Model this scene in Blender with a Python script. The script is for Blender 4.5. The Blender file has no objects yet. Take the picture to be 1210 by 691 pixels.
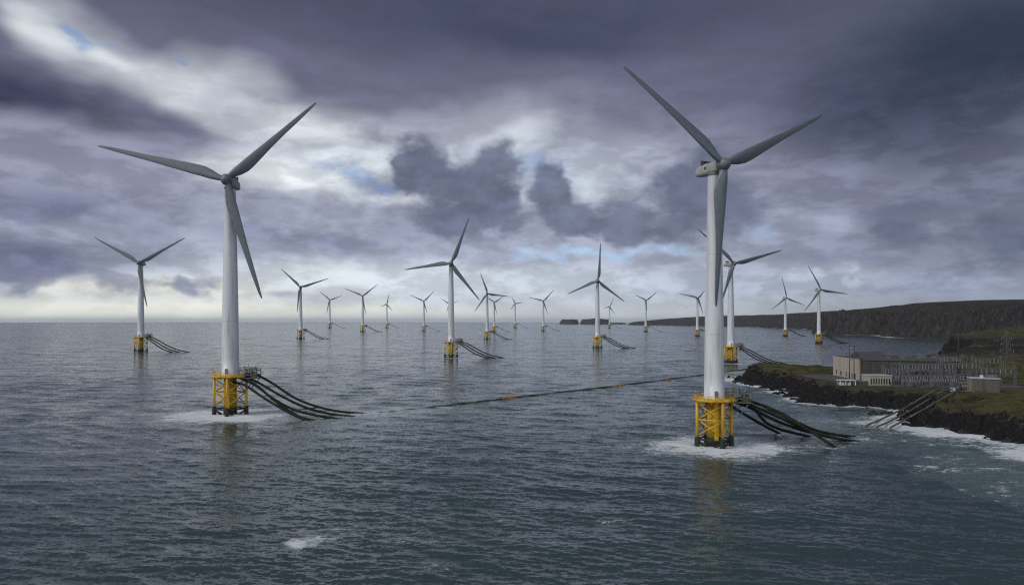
import bpy, math, random
import numpy as np
from mathutils import Vector, Matrix

C = bpy.context.scene
COL = C.collection
R = math.radians

# ----------------------------------------------------------------- camera
EYE = 45.0                      # drone height over the sea
F = 840.0                       # focal length in photo pixels (1210 wide)
cam = bpy.data.cameras.new('camera')
cam.sensor_width = 36.0
cam.lens = 36.0 * F / 1210.0
cam.shift_y = 34.5 / 1210.0
cam.clip_start = 0.5
cam.clip_end = 200000.0
camo = bpy.data.objects.new('camera', cam)
COL.objects.link(camo)
camo.location = (0, 0, EYE)
camo.rotation_euler = (R(90), 0, 0)
C.camera = camo

# ----------------------------------------------------------------- sun, exposure
SUN_EL, SUN_AZ = 38.0, -118.0   # light comes from the left and a little behind the camera
sun = bpy.data.lights.new('sun', 'SUN')
sun.energy = 1.45
sun.angle = R(17)
sun.color = (1.0, 0.965, 0.92)
suno = bpy.data.objects.new('sun', sun)
COL.objects.link(suno)
sd_ = Vector((math.sin(R(SUN_AZ)) * math.cos(R(SUN_EL)), math.cos(R(SUN_AZ)) * math.cos(R(SUN_EL)), math.sin(R(SUN_EL))))
suno.rotation_euler = sd_.to_track_quat('Z', 'Y').to_euler()

C.view_settings.view_transform = 'Standard'
C.view_settings.look = 'None'
C.view_settings.exposure = 0.0
C.view_settings.gamma = 1.0
C.render.engine = 'CYCLES'
C.cycles.volume_bounces = 1
C.cycles.max_bounces = 6
C.cycles.use_denoising = False
C.cycles.filter_width = 1.2
C.cycles.sample_clamp_indirect = 4.0


def lin(r, g, b):
    def f(c):
        c /= 255.0
        return c / 12.92 if c <= 0.04045 else ((c + 0.055) / 1.055) ** 2.4
    return (f(r), f(g), f(b), 1.0)


# ----------------------------------------------------------------- world: Nishita sky behind procedural cloud banks
SKY = 0.1
w = bpy.data.worlds.new('World')
C.world = w
w.use_nodes = True
NT = w.node_tree
NT.nodes.clear()


class G:
    """small helper for building node graphs"""
    def __init__(s, nt): s.nt = nt

    def n(s, t, **kw):
        o = s.nt.nodes.new(t)
        for k, v in kw.items(): setattr(o, k, v)
        return o

    def l(s, a, b): s.nt.links.new(a, b)

    def val(s, sock, v):
        if isinstance(v, bpy.types.NodeSocket): s.l(v, sock)
        else: sock.default_value = v

    def math(s, op, a, b=None, c=None, clamp=False):
        o = s.n('ShaderNodeMath', operation=op, use_clamp=clamp)
        for i, v in enumerate((a, b, c)):
            if v is not None: s.val(o.inputs[i], v)
        return o.outputs[0]

    def vmath(s, op, a, b=None, scale=None):
        o = s.n('ShaderNodeVectorMath', operation=op)
        s.val(o.inputs[0], a)
        if b is not None: s.val(o.inputs[1], b)
        if scale is not None: s.val(o.inputs[3], scale)
        return o.outputs['Value'] if op in ('LENGTH', 'DOT_PRODUCT', 'DISTANCE') else o.outputs[0]

    def mix(s, f, a, b, blend='MIX'):
        o = s.n('ShaderNodeMix', data_type='RGBA', blend_type=blend)
        s.val(o.inputs[0], f); s.val(o.inputs[6], a); s.val(o.inputs[7], b)
        return o.outputs[2]

    def rng(s, v, a, b, lo=0.0, hi=1.0, smooth=True):
        o = s.n('ShaderNodeMapRange', interpolation_type='SMOOTHSTEP' if smooth else 'LINEAR')
        s.val(o.inputs[0], v)
        for i, x in enumerate((a, b, lo, hi)): s.val(o.inputs[i + 1], x)
        return o.outputs[0]

    def noise(s, vec, scale, detail=4.0, rough=0.5, dist=0.0, color=False):
        o = s.n('ShaderNodeTexNoise')
        if vec is not None: s.l(vec, o.inputs['Vector'])
        s.val(o.inputs['Scale'], scale)
        o.inputs['Detail'].default_value = detail
        o.inputs['Roughness'].default_value = rough
        o.inputs['Distortion'].default_value = dist
        return o.outputs['Color' if color else 'Fac']

    def comb(s, x, y, z):
        o = s.n('ShaderNodeCombineXYZ')
        for i, v in enumerate((x, y, z)): s.val(o.inputs[i], v)
        return o.outputs[0]

    def sep(s, v):
        o = s.n('ShaderNodeSeparateXYZ'); s.l(v, o.inputs[0]); return o.outputs

    def ramp(s, f, stops, interp='LINEAR'):
        o = s.n('ShaderNodeValToRGB')
        s.val(o.inputs[0], f)
        o.color_ramp.interpolation = interp
        e = o.color_ramp.elements
        while len(e) < len(stops): e.new(0.5)
        for i, (p, c) in enumerate(stops):
            e[i].position = p; e[i].color = c
        return o.outputs[0]


g = G(NT)
tc = g.n('ShaderNodeTexCoord')
dx, dy, dz = g.sep(tc.outputs['Generated'])[:3]
az = g.math('ARCTAN2', dx, dy)
hyp = g.math('SQRT', g.math('ADD', g.math('MULTIPLY', dx, dx), g.math('MULTIPLY', dy, dy)))
el = g.math('DIVIDE', dz, g.math('MAXIMUM', hyp, 0.02))
pos = g.comb(az, el, 0.0)
# cloud-deck coordinates: the bank seen in perspective, finer towards the horizon
inv = g.math('DIVIDE', 1.0, g.math('ADD', g.math('MAXIMUM', dz, 0.0), 0.16))
deck = g.comb(g.math('MULTIPLY', dx, inv), g.math('MULTIPLY', dy, inv), 0.0)
streak_map = g.n('ShaderNodeMapping')
g.l(pos, streak_map.inputs['Vector'])
streak_map.inputs['Rotation'].default_value = (0, 0, R(14))
streak_map.inputs['Scale'].default_value = (2.6, 4.6, 1)
n_streak = g.noise(streak_map.outputs[0], 2.3, 4, 0.48, 0.25)
n_streak_c = g.noise(streak_map.outputs[0], 1.7, 3, 0.48, 0.2, color=True)
cum_map = g.n('ShaderNodeMapping')
g.l(pos, cum_map.inputs['Vector'])
cum_map.inputs['Scale'].default_value = (1.0, 1.35, 1)
n_cum = g.noise(cum_map.outputs[0], 21.0, 5, 0.52, 0.0)
n_cum2 = g.noise(cum_map.outputs[0], 34.0, 6, 0.55, 0.1)
n_deck = g.noise(deck, 1.4, 6, 0.55, 0.3)
soft_d = g.vmath('SUBTRACT', n_streak_c, (0.5, 0.5, 0.5))
soft_w = g.vmath('ADD', pos, g.vmath('MULTIPLY', soft_d, (0.22, 0.11, 0.0)))
flat_w = g.vmath('ADD', pos, g.vmath('MULTIPLY', soft_d, (0.30, 0.016, 0.0)))
cum_c = g.noise(cum_map.outputs[0], 12.0, 5, 0.52, 0.0, color=True)
cum_w = g.vmath('ADD', pos, g.vmath('SCALE', g.vmath('SUBTRACT', cum_c, (0.5, 0.5, 0.5)), scale=0.085))


def sky_lin(c, k=1.0):
    r = lin(*c)
    y = 0.3 * r[0] + 0.5 * r[1] + 0.2 * r[2]
    r = [v * 0.95 + y * 0.05 for v in r[:3]]
    return (r[0] * k * 0.95 / SKY, r[1] * k * 1.03 / SKY, r[2] * k * 1.03 / SKY, 1.0)


nish = g.n('ShaderNodeTexSky', sky_type='NISHITA')
nish.sun_disc = False
nish.sun_elevation = R(SUN_EL)
nish.sun_rotation = R(SUN_AZ)
nish.altitude = 50
nish.air_density = 1.0
nish.dust_density = 1.2
nish.ozone_density = 2.0

# base deck, by elevation (tan of height angle / 0.6)
base = g.ramp(g.math('MULTIPLY', el, 1.0 / 0.6, clamp=True), [
    (0.0, sky_lin((212, 211, 214))), (0.06, sky_lin((196, 197, 208))), (0.16, sky_lin((168, 168, 188))),
    (0.35, sky_lin((146, 144, 166))), (0.55, sky_lin((108, 106, 130))), (0.75, sky_lin((82, 82, 106))),
    (1.0, sky_lin((92, 92, 114)))], 'EASE')
right = g.rng(az, 0.10, 0.62)
cur = g.mix(g.math('MULTIPLY', right, 0.72), base, g.mix(0.86, base, sky_lin((84, 88, 112))))


mcum = 0.0


def layer(cx, cy, rx, ry, rot, colr, alpha=1.0, soft=0.7, kind='soft', nz=0.5):
    """one cloud (or gap): centre/radii given in the photo's pixels, converted to azimuth and elevation"""
    global cur, mcum
    a = math.atan((cx - 605) / F)
    e = (380 - cy) / F * math.cos(a)
    m = g.n('ShaderNodeMapping', vector_type='TEXTURE')
    # the tiny term only fixes the order in which the layers are evaluated
    o_ = g.n('ShaderNodeVectorMath', operation='MULTIPLY_ADD')
    g.val(o_.inputs[0], cur); o_.inputs[1].default_value = (1e-9,) * 3; g.val(o_.inputs[2], {'soft': soft_w, 'flat': flat_w}.get(kind, cum_w))
    g.l(o_.outputs[0], m.inputs['Vector'])
    m.inputs['Location'].default_value = (a, e, 0)
    m.inputs['Rotation'].default_value = (0, 0, R(-rot))
    m.inputs['Scale'].default_value = (rx / F * math.cos(a) ** 2, ry / F * math.cos(a), 1)
    d = g.vmath('LENGTH', m.outputs[0])
    nzs = {'soft': n_streak, 'flat': n_streak, 'cum': n_cum, 'fine': n_cum2}[kind]
    nz = nz * (1.9 if kind in ('cum', 'fine') else 1.0)
    s = g.math('MULTIPLY_ADD', nzs, -nz, d)
    top = 1.0 - nz * 0.5
    f = g.rng(s, top, top - soft, 0.0, alpha)
    c = nish_c if colr == 'blue' else sky_lin(colr)
    if kind in ('cum', 'fine') and colr != 'blue': mcum = g.math('MAXIMUM', mcum, f)
    cur = g.mix(f, cur, c)


nish_c = g.mix(0.70, g.mix(1.0, nish.outputs[0], (0.62, 0.72, 0.86, 1), 'MULTIPLY'), sky_lin((140, 162, 208)))
L = layer
# ---- high veil and bright breaks
L(170, 85, 300, 56, 27, (206, 204, 212), 0.95, 1.0, 'soft', 0.7)
L(255, 100, 90, 74, 10, (214, 212, 219), 0.85, 1.0, 'soft', 0.6)
L(40, 26, 90, 30, 24, (222, 222, 226), 0.9, 1.0, 'soft', 0.5)
L(130, 62, 110, 22, 26, (224, 224, 228), 0.85, 1.0, 'soft', 0.6)
L(390, 170, 170, 74, 8, (200, 199, 209), 0.92, 1.0, 'soft', 0.6)
L(360, 150, 90, 34, 22, (220, 219, 223), 0.8, 1.0, 'soft', 0.7)
L(330, 208, 150, 26, 4, (232, 231, 234), 0.9, 1.0, 'soft', 0.6)
L(570, 150, 160, 60, -5, (172, 170, 186), 0.85, 1.0, 'soft', 0.6)
L(660, 200, 190, 60, 0, (190, 191, 206), 0.9, 1.0, 'soft', 0.6)
L(600, 170, 80, 26, -8, (214, 214, 221), 0.75, 1.0, 'soft', 0.8)
L(470, 232, 120, 18, 6, (214, 214, 221), 0.8, 1.0, 'cum', 0.9)
L(420, 186, 110, 14, 4, (220, 220, 226), 0.8, 1.0, 'cum', 1.0)
L(700, 215, 60, 20, 4, (200, 202, 214), 0.75, 1.0, 'cum', 1.0)
# ---- blue gaps
L(78, 46, 44, 11, 26, 'blue', 0.75, 1.0, 'cum', 1.1)
L(120, 62, 30, 6, 26, 'blue', 0.5, 1.0, 'cum', 1.1)
L(213, 68, 13, 8, 0, 'blue', 0.7, 1.0, 'cum', 0.6)
L(432, 206, 70, 16, 5, 'blue', 0.85, 1.0, 'cum', 1.0)
L(640, 206, 56, 26, 0, 'blue', 0.85, 1.0, 'cum', 0.9)
L(700, 298, 190, 13, 0, (176, 196, 228), 0.9, 1.0, 'cum', 0.7)
L(900, 268, 46, 20, 0, (165, 178, 208), 0.7, 1.0, 'cum', 0.6)
# ---- dark storm banks
L(40, 105, 260, 52, 16, (62, 64, 88), 1.0, 0.9, 'soft', 0.6)
L(215, 160, 120, 26, 16, (100, 99, 126), 0.85, 1.0, 'soft', 0.6)
L(60, 172, 200, 16, 3, (140, 138, 162), 0.6, 1.0, 'soft', 0.6)
L(60, 228, 270, 44, 3, (108, 108, 137), 0.9, 1.0, 'soft', 0.6)
L(420, 40, 240, 50, 12, (86, 85, 110), 0.75, 1.0, 'soft', 0.6)
L(320, 60, 110, 26, 30, (116, 110, 140), 0.6, 1.0, 'soft', 0.6)
L(640, 30, 350, 58, 4, (68, 71, 97), 0.9, 1.0, 'soft', 0.5)
L(1080, 105, 330, 140, 8, (58, 63, 87), 0.9, 1.0, 'soft', 0.5)
L(1190, 50, 230, 120, 20, (46, 55, 75), 0.9, 1.0, 'soft', 0.4)
L(820, 95, 200, 44, 12, (106, 103, 134), 0.55, 1.0, 'soft', 0.8)
L(690, 120, 130, 30, -5, (130, 127, 153), 0.6, 1.0, 'soft', 0.7)
L(985, 215, 160, 36, 2, (136, 135, 162), 0.85, 1.0, 'soft', 0.7)
L(1120, 238, 160, 28, 2, (112, 113, 142), 0.8, 1.0, 'soft', 0.6)
L(950, 262, 120, 28, 2, (160, 161, 185), 0.85, 1.0, 'soft', 0.6)
# ---- middle bank left
L(380, 270, 280, 34, 2, (136, 137, 163), 0.95, 0.9, 'soft', 0.5)
L(50, 294, 250, 46, 3, (108, 109, 138), 0.95, 0.9, 'soft', 0.5)
L(150, 266, 100, 30, -6, (150, 150, 174), 0.92, 0.5, 'cum', 0.9)
L(330, 254, 140, 26, 4, (160, 160, 181), 0.85, 0.6, 'cum', 0.9)
L(430, 250, 90, 24, 2, (160, 160, 180), 0.7, 0.8, 'cum', 0.9)
L(70, 255, 90, 16, 0, (122, 122, 150), 0.7, 0.8, 'cum', 0.9)
# ---- horizon light
L(180, 340, 330, 20, 0, (234, 227, 217), 0.95, 1.0, 'flat', 0.5)
L(440, 330, 260, 36, 0, (222, 222, 228), 0.9, 1.0, 'flat', 0.4)
L(120, 364, 760, 20, 0, (246, 238, 226), 0.95, 0.9, 'flat', 0.3)
L(20, 326, 130, 18, 0, (122, 123, 150), 0.9, 0.8, 'cum', 0.7)
L(222, 334, 52, 15, 0, (138, 139, 163), 0.92, 0.7, 'cum', 0.8)
L(140, 334, 50, 13, 0, (146, 146, 168), 0.85, 0.7, 'cum', 0.8)
L(330, 346, 70, 6, 0, (178, 178, 192), 0.8, 0.9, 'flat', 0.8)
L(640, 335, 220, 36, 0, (206, 211, 224), 0.85, 1.0, 'flat', 0.3)
L(870, 335, 260, 34, 0, (180, 186, 206), 0.8, 1.0, 'flat', 0.4)
L(1120, 335, 200, 34, 0, (154, 159, 184), 0.85, 1.0, 'flat', 0.4)
L(1000, 300, 200, 17, 2, (134, 137, 163), 0.8, 0.9, 'cum', 0.7)
# ---- cumulus in front of the light
L(440, 158, 32, 20, 0, (139, 138, 161), 0.75, 0.9, 'cum', 0.9)
L(494, 190, 38, 40, 0, (105, 108, 130), 0.97, 0.45, 'cum', 0.75)
L(575, 226, 64, 52, 14, (108, 110, 133), 0.97, 0.42, 'cum', 0.75)
L(588, 190, 28, 28, 0, (113, 115, 138), 0.92, 0.7, 'cum', 0.6)
L(555, 258, 105, 30, 3, (112, 114, 139), 0.96, 0.6, 'cum', 0.75)
L(530, 214, 40, 40, 0, (106, 108, 132), 0.9, 0.6, 'cum', 0.75)
L(690, 258, 70, 28, 3, (112, 114, 139), 0.95, 0.6, 'cum', 0.75)
L(655, 230, 29, 48, -14, (112, 115, 138), 0.96, 0.45, 'cum', 0.6)
L(715, 260, 76, 28, 6, (116, 119, 143), 0.95, 0.5, 'cum', 0.65)
L(822, 226, 74, 66, 8, (104, 107, 131), 0.97, 0.45, 'cum', 0.6)
L(870, 256, 48, 38, 0, (109, 112, 137), 0.92, 0.8, 'cum', 0.7)
L(790, 276, 110, 20, 3, (115, 118, 143), 0.92, 0.8, 'cum', 0.6)
L(500, 300, 54, 16, 6, (157, 159, 182), 0.85, 0.8, 'cum', 0.8)
L(585, 306, 40, 14, 0, (165, 167, 188), 0.8, 0.8, 'cum', 0.8)
L(1062, 268, 46, 24, 6, (107, 109, 134), 0.88, 0.7, 'cum', 0.8)
L(1185, 278, 110, 36, 0, (99, 103, 128), 0.9, 0.8, 'cum', 0.8)
L(622, 222, 11, 34, 8, (190, 191, 207), 0.7, 1.0, 'cum', 0.9)
L(536, 172, 10, 22, -8, (196, 196, 208), 0.65, 1.0, 'cum', 0.9)
L(718, 208, 40, 18, 10, (196, 197, 210), 0.75, 1.0, 'cum', 0.9)
L(610, 168, 60, 10, -10, (206, 206, 215), 0.5, 1.0, 'cum', 0.9)
for cx_, cy_, r_ in ((962, 322, 16), (1012, 322, 12), (905, 330, 18), (1018, 334, 14), (748, 330, 12), (770, 334, 10), (930, 336, 14)):
    L(cx_, cy_, r_, r_ * 0.7, 0, (186, 187, 204), 0.8, 0.8, 'fine', 1.0)
# ---- crisp stratocumulus grain between the horizon and the high bank
alto_m = g.n('ShaderNodeMapping')
g.l(pos, alto_m.inputs['Vector'])
alto_m.inputs['Scale'].default_value = (1.0, 2.6, 1)
n_alto = g.noise(alto_m.outputs[0], 11.0, 9, 0.62, 0.15)
alto = g.rng(n_alto, 0.42, 0.60, -0.11, 0.15)
band = g.math('MULTIPLY', g.rng(el, 0.0, 0.05), g.rng(el, 0.38, 0.17))
alto = g.math('MULTIPLY', g.math('MULTIPLY', alto, g.math('ADD', 0.25, band)), g.math('SUBTRACT', 1.0, g.math('MULTIPLY', mcum, 0.6)))
# ---- gentle overall mottling so that no bank is flat
mott = g.math('ADD', g.rng(n_streak, 0.25, 0.75, -0.10, 0.10, False), g.math('MULTIPLY', mcum, g.rng(g.math('ADD', g.math('MULTIPLY', n_cum, 0.5), g.math('MULTIPLY', n_cum2, 0.5)), 0.34, 0.66, -0.13, 0.18)))
mott = g.math('ADD', g.math('ADD', 1.0, alto), mott)
cur = g.mix(1.0, cur, g.comb(mott, mott, mott), 'MULTIPLY')
# ---- sky behind the camera: unseen overcast, made thinner and brighter to light the whites
back = g.rng(dy, -0.05, -0.75)
cur = g.mix(back, cur, g.mix(n_deck, sky_lin((150, 153, 168)), sky_lin((232, 233, 238))))
bg = g.n('ShaderNodeBackground')
g.l(cur, bg.inputs['Color'])
bg.inputs['Strength'].default_value = SKY
wo = g.n('ShaderNodeOutputWorld')
g.l(bg.outputs[0], wo.inputs['Surface'])
w.cycles.sampling_method = 'MANUAL'
w.cycles.sample_map_resolution = 1024

# ================================================================= helpers


def at(px, py, D):
    """point at distance D in front of the drone, seen at photo pixel (px, py)"""
    return Vector(((px - 605.0) / F * D, D, EYE - (py - 380.0) / F * D))


def depth(py, z=0.0):
    return F * (EYE - z) / (py - 380.0)


class MB:
    """collects simple solids into one mesh"""
    def __init__(s): s.v = []; s.f = []; s.sm = []

    def add(s, vs, fs, smooth=False):
        o = len(s.v)
        s.v += [tuple(v) for v in vs]
        s.f += [tuple(i + o for i in f) for f in fs]
        s.sm += [smooth] * len(fs)
        return s

    def box(s, x0, x1, y0, y1, z0, z1):
        vs = [(x, y, z) for z in (z0, z1) for x, y in ((x0, y0), (x1, y0), (x1, y1), (x0, y1))]
        return s.add(vs, [(3, 2, 1, 0), (4, 5, 6, 7), (0, 1, 5, 4), (1, 2, 6, 5), (2, 3, 7, 6), (3, 0, 4, 7)])

    def prism(s, pts, z0, z1):
        n = len(pts)
        vs = [(x, y, z0) for x, y in pts] + [(x, y, z1) for x, y in pts]
        fs = [tuple(range(n - 1, -1, -1)), tuple(range(n, 2 * n))]
        fs += [(i, (i + 1) % n, n + (i + 1) % n, n + i) for i in range(n)]
        return s.add(vs, fs)

    def tube(s, pts, r, n=8, smooth=True, caps=True):
        pts = [Vector(p) for p in pts]
        rs = r if isinstance(r, (list, tuple)) else [r] * len(pts)
        vs, fs = [], []
        up = None
        for i, p in enumerate(pts):
            t = (pts[min(i + 1, len(pts) - 1)] - pts[max(i - 1, 0)]).normalized()
            if up is None:
                up = Vector((0, 0, 1)) if abs(t.z) < 0.9 else Vector((1, 0, 0))
            a = (up - t * up.dot(t)).normalized()
            up = a
            b = t.cross(a)
            for k in range(n):
                q = 2 * math.pi * (k + 0.5) / n
                vs.append(p + (a * math.cos(q) + b * math.sin(q)) * rs[i])
        for i in range(len(pts) - 1):
            for k in range(n):
                fs.append((i * n + k, i * n + (k + 1) % n, (i + 1) * n + (k + 1) % n, (i + 1) * n + k))
        s.add(vs, fs, smooth)
        if caps:
            o = len(s.v) - len(vs)
            s.f += [tuple(o + k for k in range(n - 1, -1, -1)), tuple(o + len(vs) - n + k for k in range(n))]
            s.sm += [False, False]
        return s

    def lathe(s, prof, n=24, c=(0, 0), smooth=True):
        """profile of (radius, z) turned round a vertical axis"""
        vs, fs = [], []
        for r, z in prof:
            for k in range(n):
                q = 2 * math.pi * k / n
                vs.append((c[0] + r * math.cos(q), c[1] + r * math.sin(q), z))
        for i in range(len(prof) - 1):
            for k in range(n):
                fs.append((i * n + k, i * n + (k + 1) % n, (i + 1) * n + (k + 1) % n, (i + 1) * n + k))
        fs += [tuple(range(n - 1, -1, -1)), tuple((len(prof) - 1) * n + k for k in range(n))]
        return s.add(vs, fs, smooth)

    def mesh(s, name, mat):
        me = bpy.data.meshes.new(name)
        me.from_pydata(s.v, [], s.f)
        me.polygons.foreach_set('use_smooth', s.sm)
        me.materials.append(mat)
        me.validate()
        me.update()
        return me

    def build(s, name, mat, parent=None):
        o = bpy.data.objects.new(name, s.mesh(name, mat))
        COL.objects.link(o)
        if parent is not None: o.parent = parent
        return o


def tag(o, label, cat, group=None, kind=None):
    if label: o['label'] = label
    if cat: o['category'] = cat
    if group: o['group'] = group
    if kind: o['kind'] = kind
    return o


def empty(name, loc, label, cat, group=None, rz=0.0, scale=1.0):
    o = bpy.data.objects.new(name, None)
    COL.objects.link(o)
    o.location = loc
    o.rotation_euler = (0, 0, rz)
    o.scale = (scale,) * 3
    o.empty_display_size = 0.5
    return tag(o, label, cat, group)


def copy_tree(o, parent=None):
    c = o.copy()
    COL.objects.link(c)
    c.parent = parent
    for ch in [x for x in o.children]:
        copy_tree(ch, c)
    return c


# ---- numpy noise
def _hash(ix, iy, seed):
    h = (ix.astype(np.int64) * 374761393 + iy.astype(np.int64) * 668265263 + seed * 1442695041) & 0xffffffff
    h = ((h ^ (h >> 13)) * 1274126177) & 0xffffffff
    h = ((h ^ (h >> 16)) * 2246822519) & 0xffffffff
    return ((h ^ (h >> 15)) & 0xffff) / 65535.0


def vnoise(x, y, seed=0):
    ix, iy = np.floor(x), np.floor(y)
    fx, fy = x - ix, y - iy
    fx = fx * fx * fx * (fx * (fx * 6 - 15) + 10)
    fy = fy * fy * fy * (fy * (fy * 6 - 15) + 10)
    a, b = _hash(ix, iy, seed), _hash(ix + 1, iy, seed)
    c, d = _hash(ix, iy + 1, seed), _hash(ix + 1, iy + 1, seed)
    return (a + (b - a) * fx) + ((c + (d - c) * fx) - (a + (b - a) * fx)) * fy


def fbm(x, y, octv=5, seed=0, ridged=False):
    t = np.zeros_like(x); amp = 0.5; tot = 0
    ca, sa = math.cos(0.6), math.sin(0.6)
    for i in range(octv):
        v = vnoise(x, y, seed + i * 17)
        if ridged: v = 1 - np.abs(2 * v - 1)
        t += amp * v; tot += amp
        amp *= 0.5
        x, y = (x * ca - y * sa) * 2.03 + 7.1, (x * sa + y * ca) * 2.03 - 3.7
    return t / tot


def sstep(a, b, x):
    t = np.clip((x - a) / (b - a), 0, 1)
    return t * t * (3 - 2 * t)


def poly_sd(x, y, poly):
    """signed distance to a closed polygon, positive inside"""
    p = np.array(poly, float)
    q = np.roll(p, -1, 0)
    best = np.full(x.shape, 1e18)
    ins = np.zeros(x.shape, bool)
    for (ax, ay), (bx, by) in zip(p, q):
        ex, ey = bx - ax, by - ay
        t = np.clip(((x - ax) * ex + (y - ay) * ey) / (ex * ex + ey * ey + 1e-12), 0, 1)
        best = np.minimum(best, (x - ax - t * ex) ** 2 + (y - ay - t * ey) ** 2)
        if ay != by:
            ins ^= ((ay > y) != (by > y)) & (x < ex * (y - ay) / (by - ay) + ax)
    d = np.sqrt(best)
    return np.where(ins, d, -d)


def grid_mesh(name, X, Y, Z, mat, attrs=None, keep=None, wrap=False):
    nr, nc = X.shape
    co = np.stack([X, Y, Z], -1).reshape(-1, 3)
    i = np.arange(nr * nc).reshape(nr, nc)
    if wrap:
        i = np.concatenate([i, i[:, :1]], 1)
    q = np.stack([i[:-1, :-1], i[:-1, 1:], i[1:, 1:], i[1:, :-1]], -1).reshape(-1, 4)
    if keep is not None:
        q = q[keep.reshape(-1)[q].any(1)]
        used = np.unique(q)
        remap = np.full(len(co), -1); remap[used] = np.arange(len(used))
        co = co[used]; q = remap[q]
    else:
        used = None
    me = bpy.data.meshes.new(name)
    me.vertices.add(len(co)); me.vertices.foreach_set('co', co.astype(np.float32).ravel())
    me.loops.add(q.size); me.loops.foreach_set('vertex_index', q.astype(np.int32).ravel())
    me.polygons.add(len(q))
    me.polygons.foreach_set('loop_start', np.arange(0, q.size, 4, dtype=np.int32))
    me.polygons.foreach_set('use_smooth', np.ones(len(q), bool))
    me.update(calc_edges=True)
    for k, a in (attrs or {}).items():
        a = a.reshape(-1)
        if used is not None: a = a[used]
        at_ = me.attributes.new(k, 'FLOAT', 'POINT')
        at_.data.foreach_set('value', a.astype(np.float32))
    me.materials.append(mat)
    o = bpy.data.objects.new(name, me)
    COL.objects.link(o)
    return o


# ================================================================= materials
def new_mat(name):
    m = bpy.data.materials.new(name)
    m.use_nodes = True
    nt = m.node_tree
    nt.nodes.clear()
    gg = G(nt)
    bs = gg.n('ShaderNodeBsdfPrincipled')
    out = gg.n('ShaderNodeOutputMaterial')
    gg.l(bs.outputs[0], out.inputs['Surface'])
    return m, gg, bs


def paint(name, col, col2=None, rough=0.5, scale=0.4, streak=False, amount=1.0, bump=0.0, lo=0.45, hi=0.72, metal=0.0):
    """painted or weathered surface: col, worn through to col2 by a noise"""
    m, gg, bs = new_mat(name)
    t = gg.n('ShaderNodeTexCoord').outputs['Object']
    if streak:
        mp = gg.n('ShaderNodeMapping'); gg.l(t, mp.inputs[0]); mp.inputs['Scale'].default_value = (1, 1, 0.08); v = mp.outputs[0]
    else:
        v = t
    n1 = gg.noise(v, scale, 6, 0.6, 0.2)
    f = gg.rng(n1, lo, hi, 0.0, amount)
    c = gg.mix(f, (*col, 1), (*(col2 or col), 1))
    gg.l(c, bs.inputs['Base Color'])
    bs.inputs['Roughness'].default_value = rough
    bs.inputs['Metallic'].default_value = metal
    if bump:
        b = gg.n('ShaderNodeBump'); b.inputs['Strength'].default_value = bump; b.inputs['Distance'].default_value = 0.05
        gg.l(gg.noise(t, scale * 6, 5, 0.6), b.inputs['Height']); gg.l(b.outputs[0], bs.inputs['Normal'])
    return m


M = {}
M['tower'] = paint('tower_paint', (0.76, 0.78, 0.81), (0.47, 0.49, 0.50), 0.42, 0.5, True, 0.9)
M['blade'] = paint('blade_paint', (0.19, 0.21, 0.235), (0.145, 0.16, 0.18), 0.45, 0.35, False, 0.9)
M['hub'] = paint('hub_paint', (0.20, 0.21, 0.22), (0.12, 0.125, 0.135), 0.5, 0.6, False, 0.9)
M['nacelle'] = paint('nacelle_paint', (0.47, 0.48, 0.44), (0.27, 0.28, 0.25), 0.5, 0.5, True, 0.9)
M['yellow'] = paint('safety_yellow', (0.77, 0.485, 0.018), (0.38, 0.175, 0.018), 0.5, 0.55, True, 0.85, 0.15)
M['pile'] = paint('pile_yellow', (0.56, 0.33, 0.014), (0.24, 0.13, 0.018), 0.55, 0.4, True, 0.95, 0.15)
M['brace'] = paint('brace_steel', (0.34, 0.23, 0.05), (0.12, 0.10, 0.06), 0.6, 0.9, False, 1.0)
M['growth'] = paint('marine_growth', (0.018, 0.022, 0.016), (0.05, 0.06, 0.02), 0.75, 1.2, False, 0.9, 0.5)
M['steel'] = paint('grey_steel', (0.20, 0.21, 0.22), (0.10, 0.09, 0.08), 0.5, 1.0, False, 0.9, 0.0, metal=0.3)
M['dark_steel'] = paint('dark_steel', (0.055, 0.06, 0.066), (0.09, 0.075, 0.06), 0.55, 1.0, False, 0.8)
M['olive'] = paint('olive_cabinet', (0.20, 0.19, 0.05), (0.10, 0.10, 0.04), 0.55, 1.0, False, 0.9)
M['cable'] = paint('cable_sheath', (0.017, 0.022, 0.016), (0.040, 0.052, 0.024), 0.55, 0.35, False, 0.9, 0.2)
M['boom'] = paint('boom_hose', (0.06, 0.07, 0.035), (0.16, 0.17, 0.07), 0.6, 0.12, False, 0.9, 0.3)
M['float'] = paint('float_orange', (0.50, 0.24, 0.05), (0.30, 0.16, 0.07), 0.6, 0.8, False, 0.8)
M['pipe'] = paint('pale_pipe', (0.125, 0.13, 0.10), (0.05, 0.065, 0.035), 0.6, 0.25, False, 0.95, 0.2)
M['concrete_lit'] = paint('lit_render', (0.46, 0.41, 0.33), (0.34, 0.30, 0.24), 0.8, 0.25, True, 0.9)  # hall end wall, light from the left put into the colour
M['concrete_dark'] = paint('dark_shaded_wall', (0.075, 0.070, 0.062), (0.05, 0.048, 0.044), 0.8, 0.3, True, 0.9)  # hall long side with shade put into the colour; also the dark control block
M['brown_render'] = paint('brown_render', (0.125, 0.105, 0.088), (0.085, 0.073, 0.063), 0.8, 0.3, True, 0.9)
M['concrete_mid'] = paint('mid_render', (0.26, 0.23, 0.19), (0.18, 0.16, 0.14), 0.8, 0.3, True, 0.9)
M['cream'] = paint('cream_render', (0.42, 0.38, 0.30), (0.30, 0.27, 0.22), 0.8, 0.4, True, 0.9)
M['roof'] = paint('roof_felt', (0.075, 0.075, 0.08), (0.05, 0.05, 0.053), 0.85, 0.3, False, 0.9)
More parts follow.
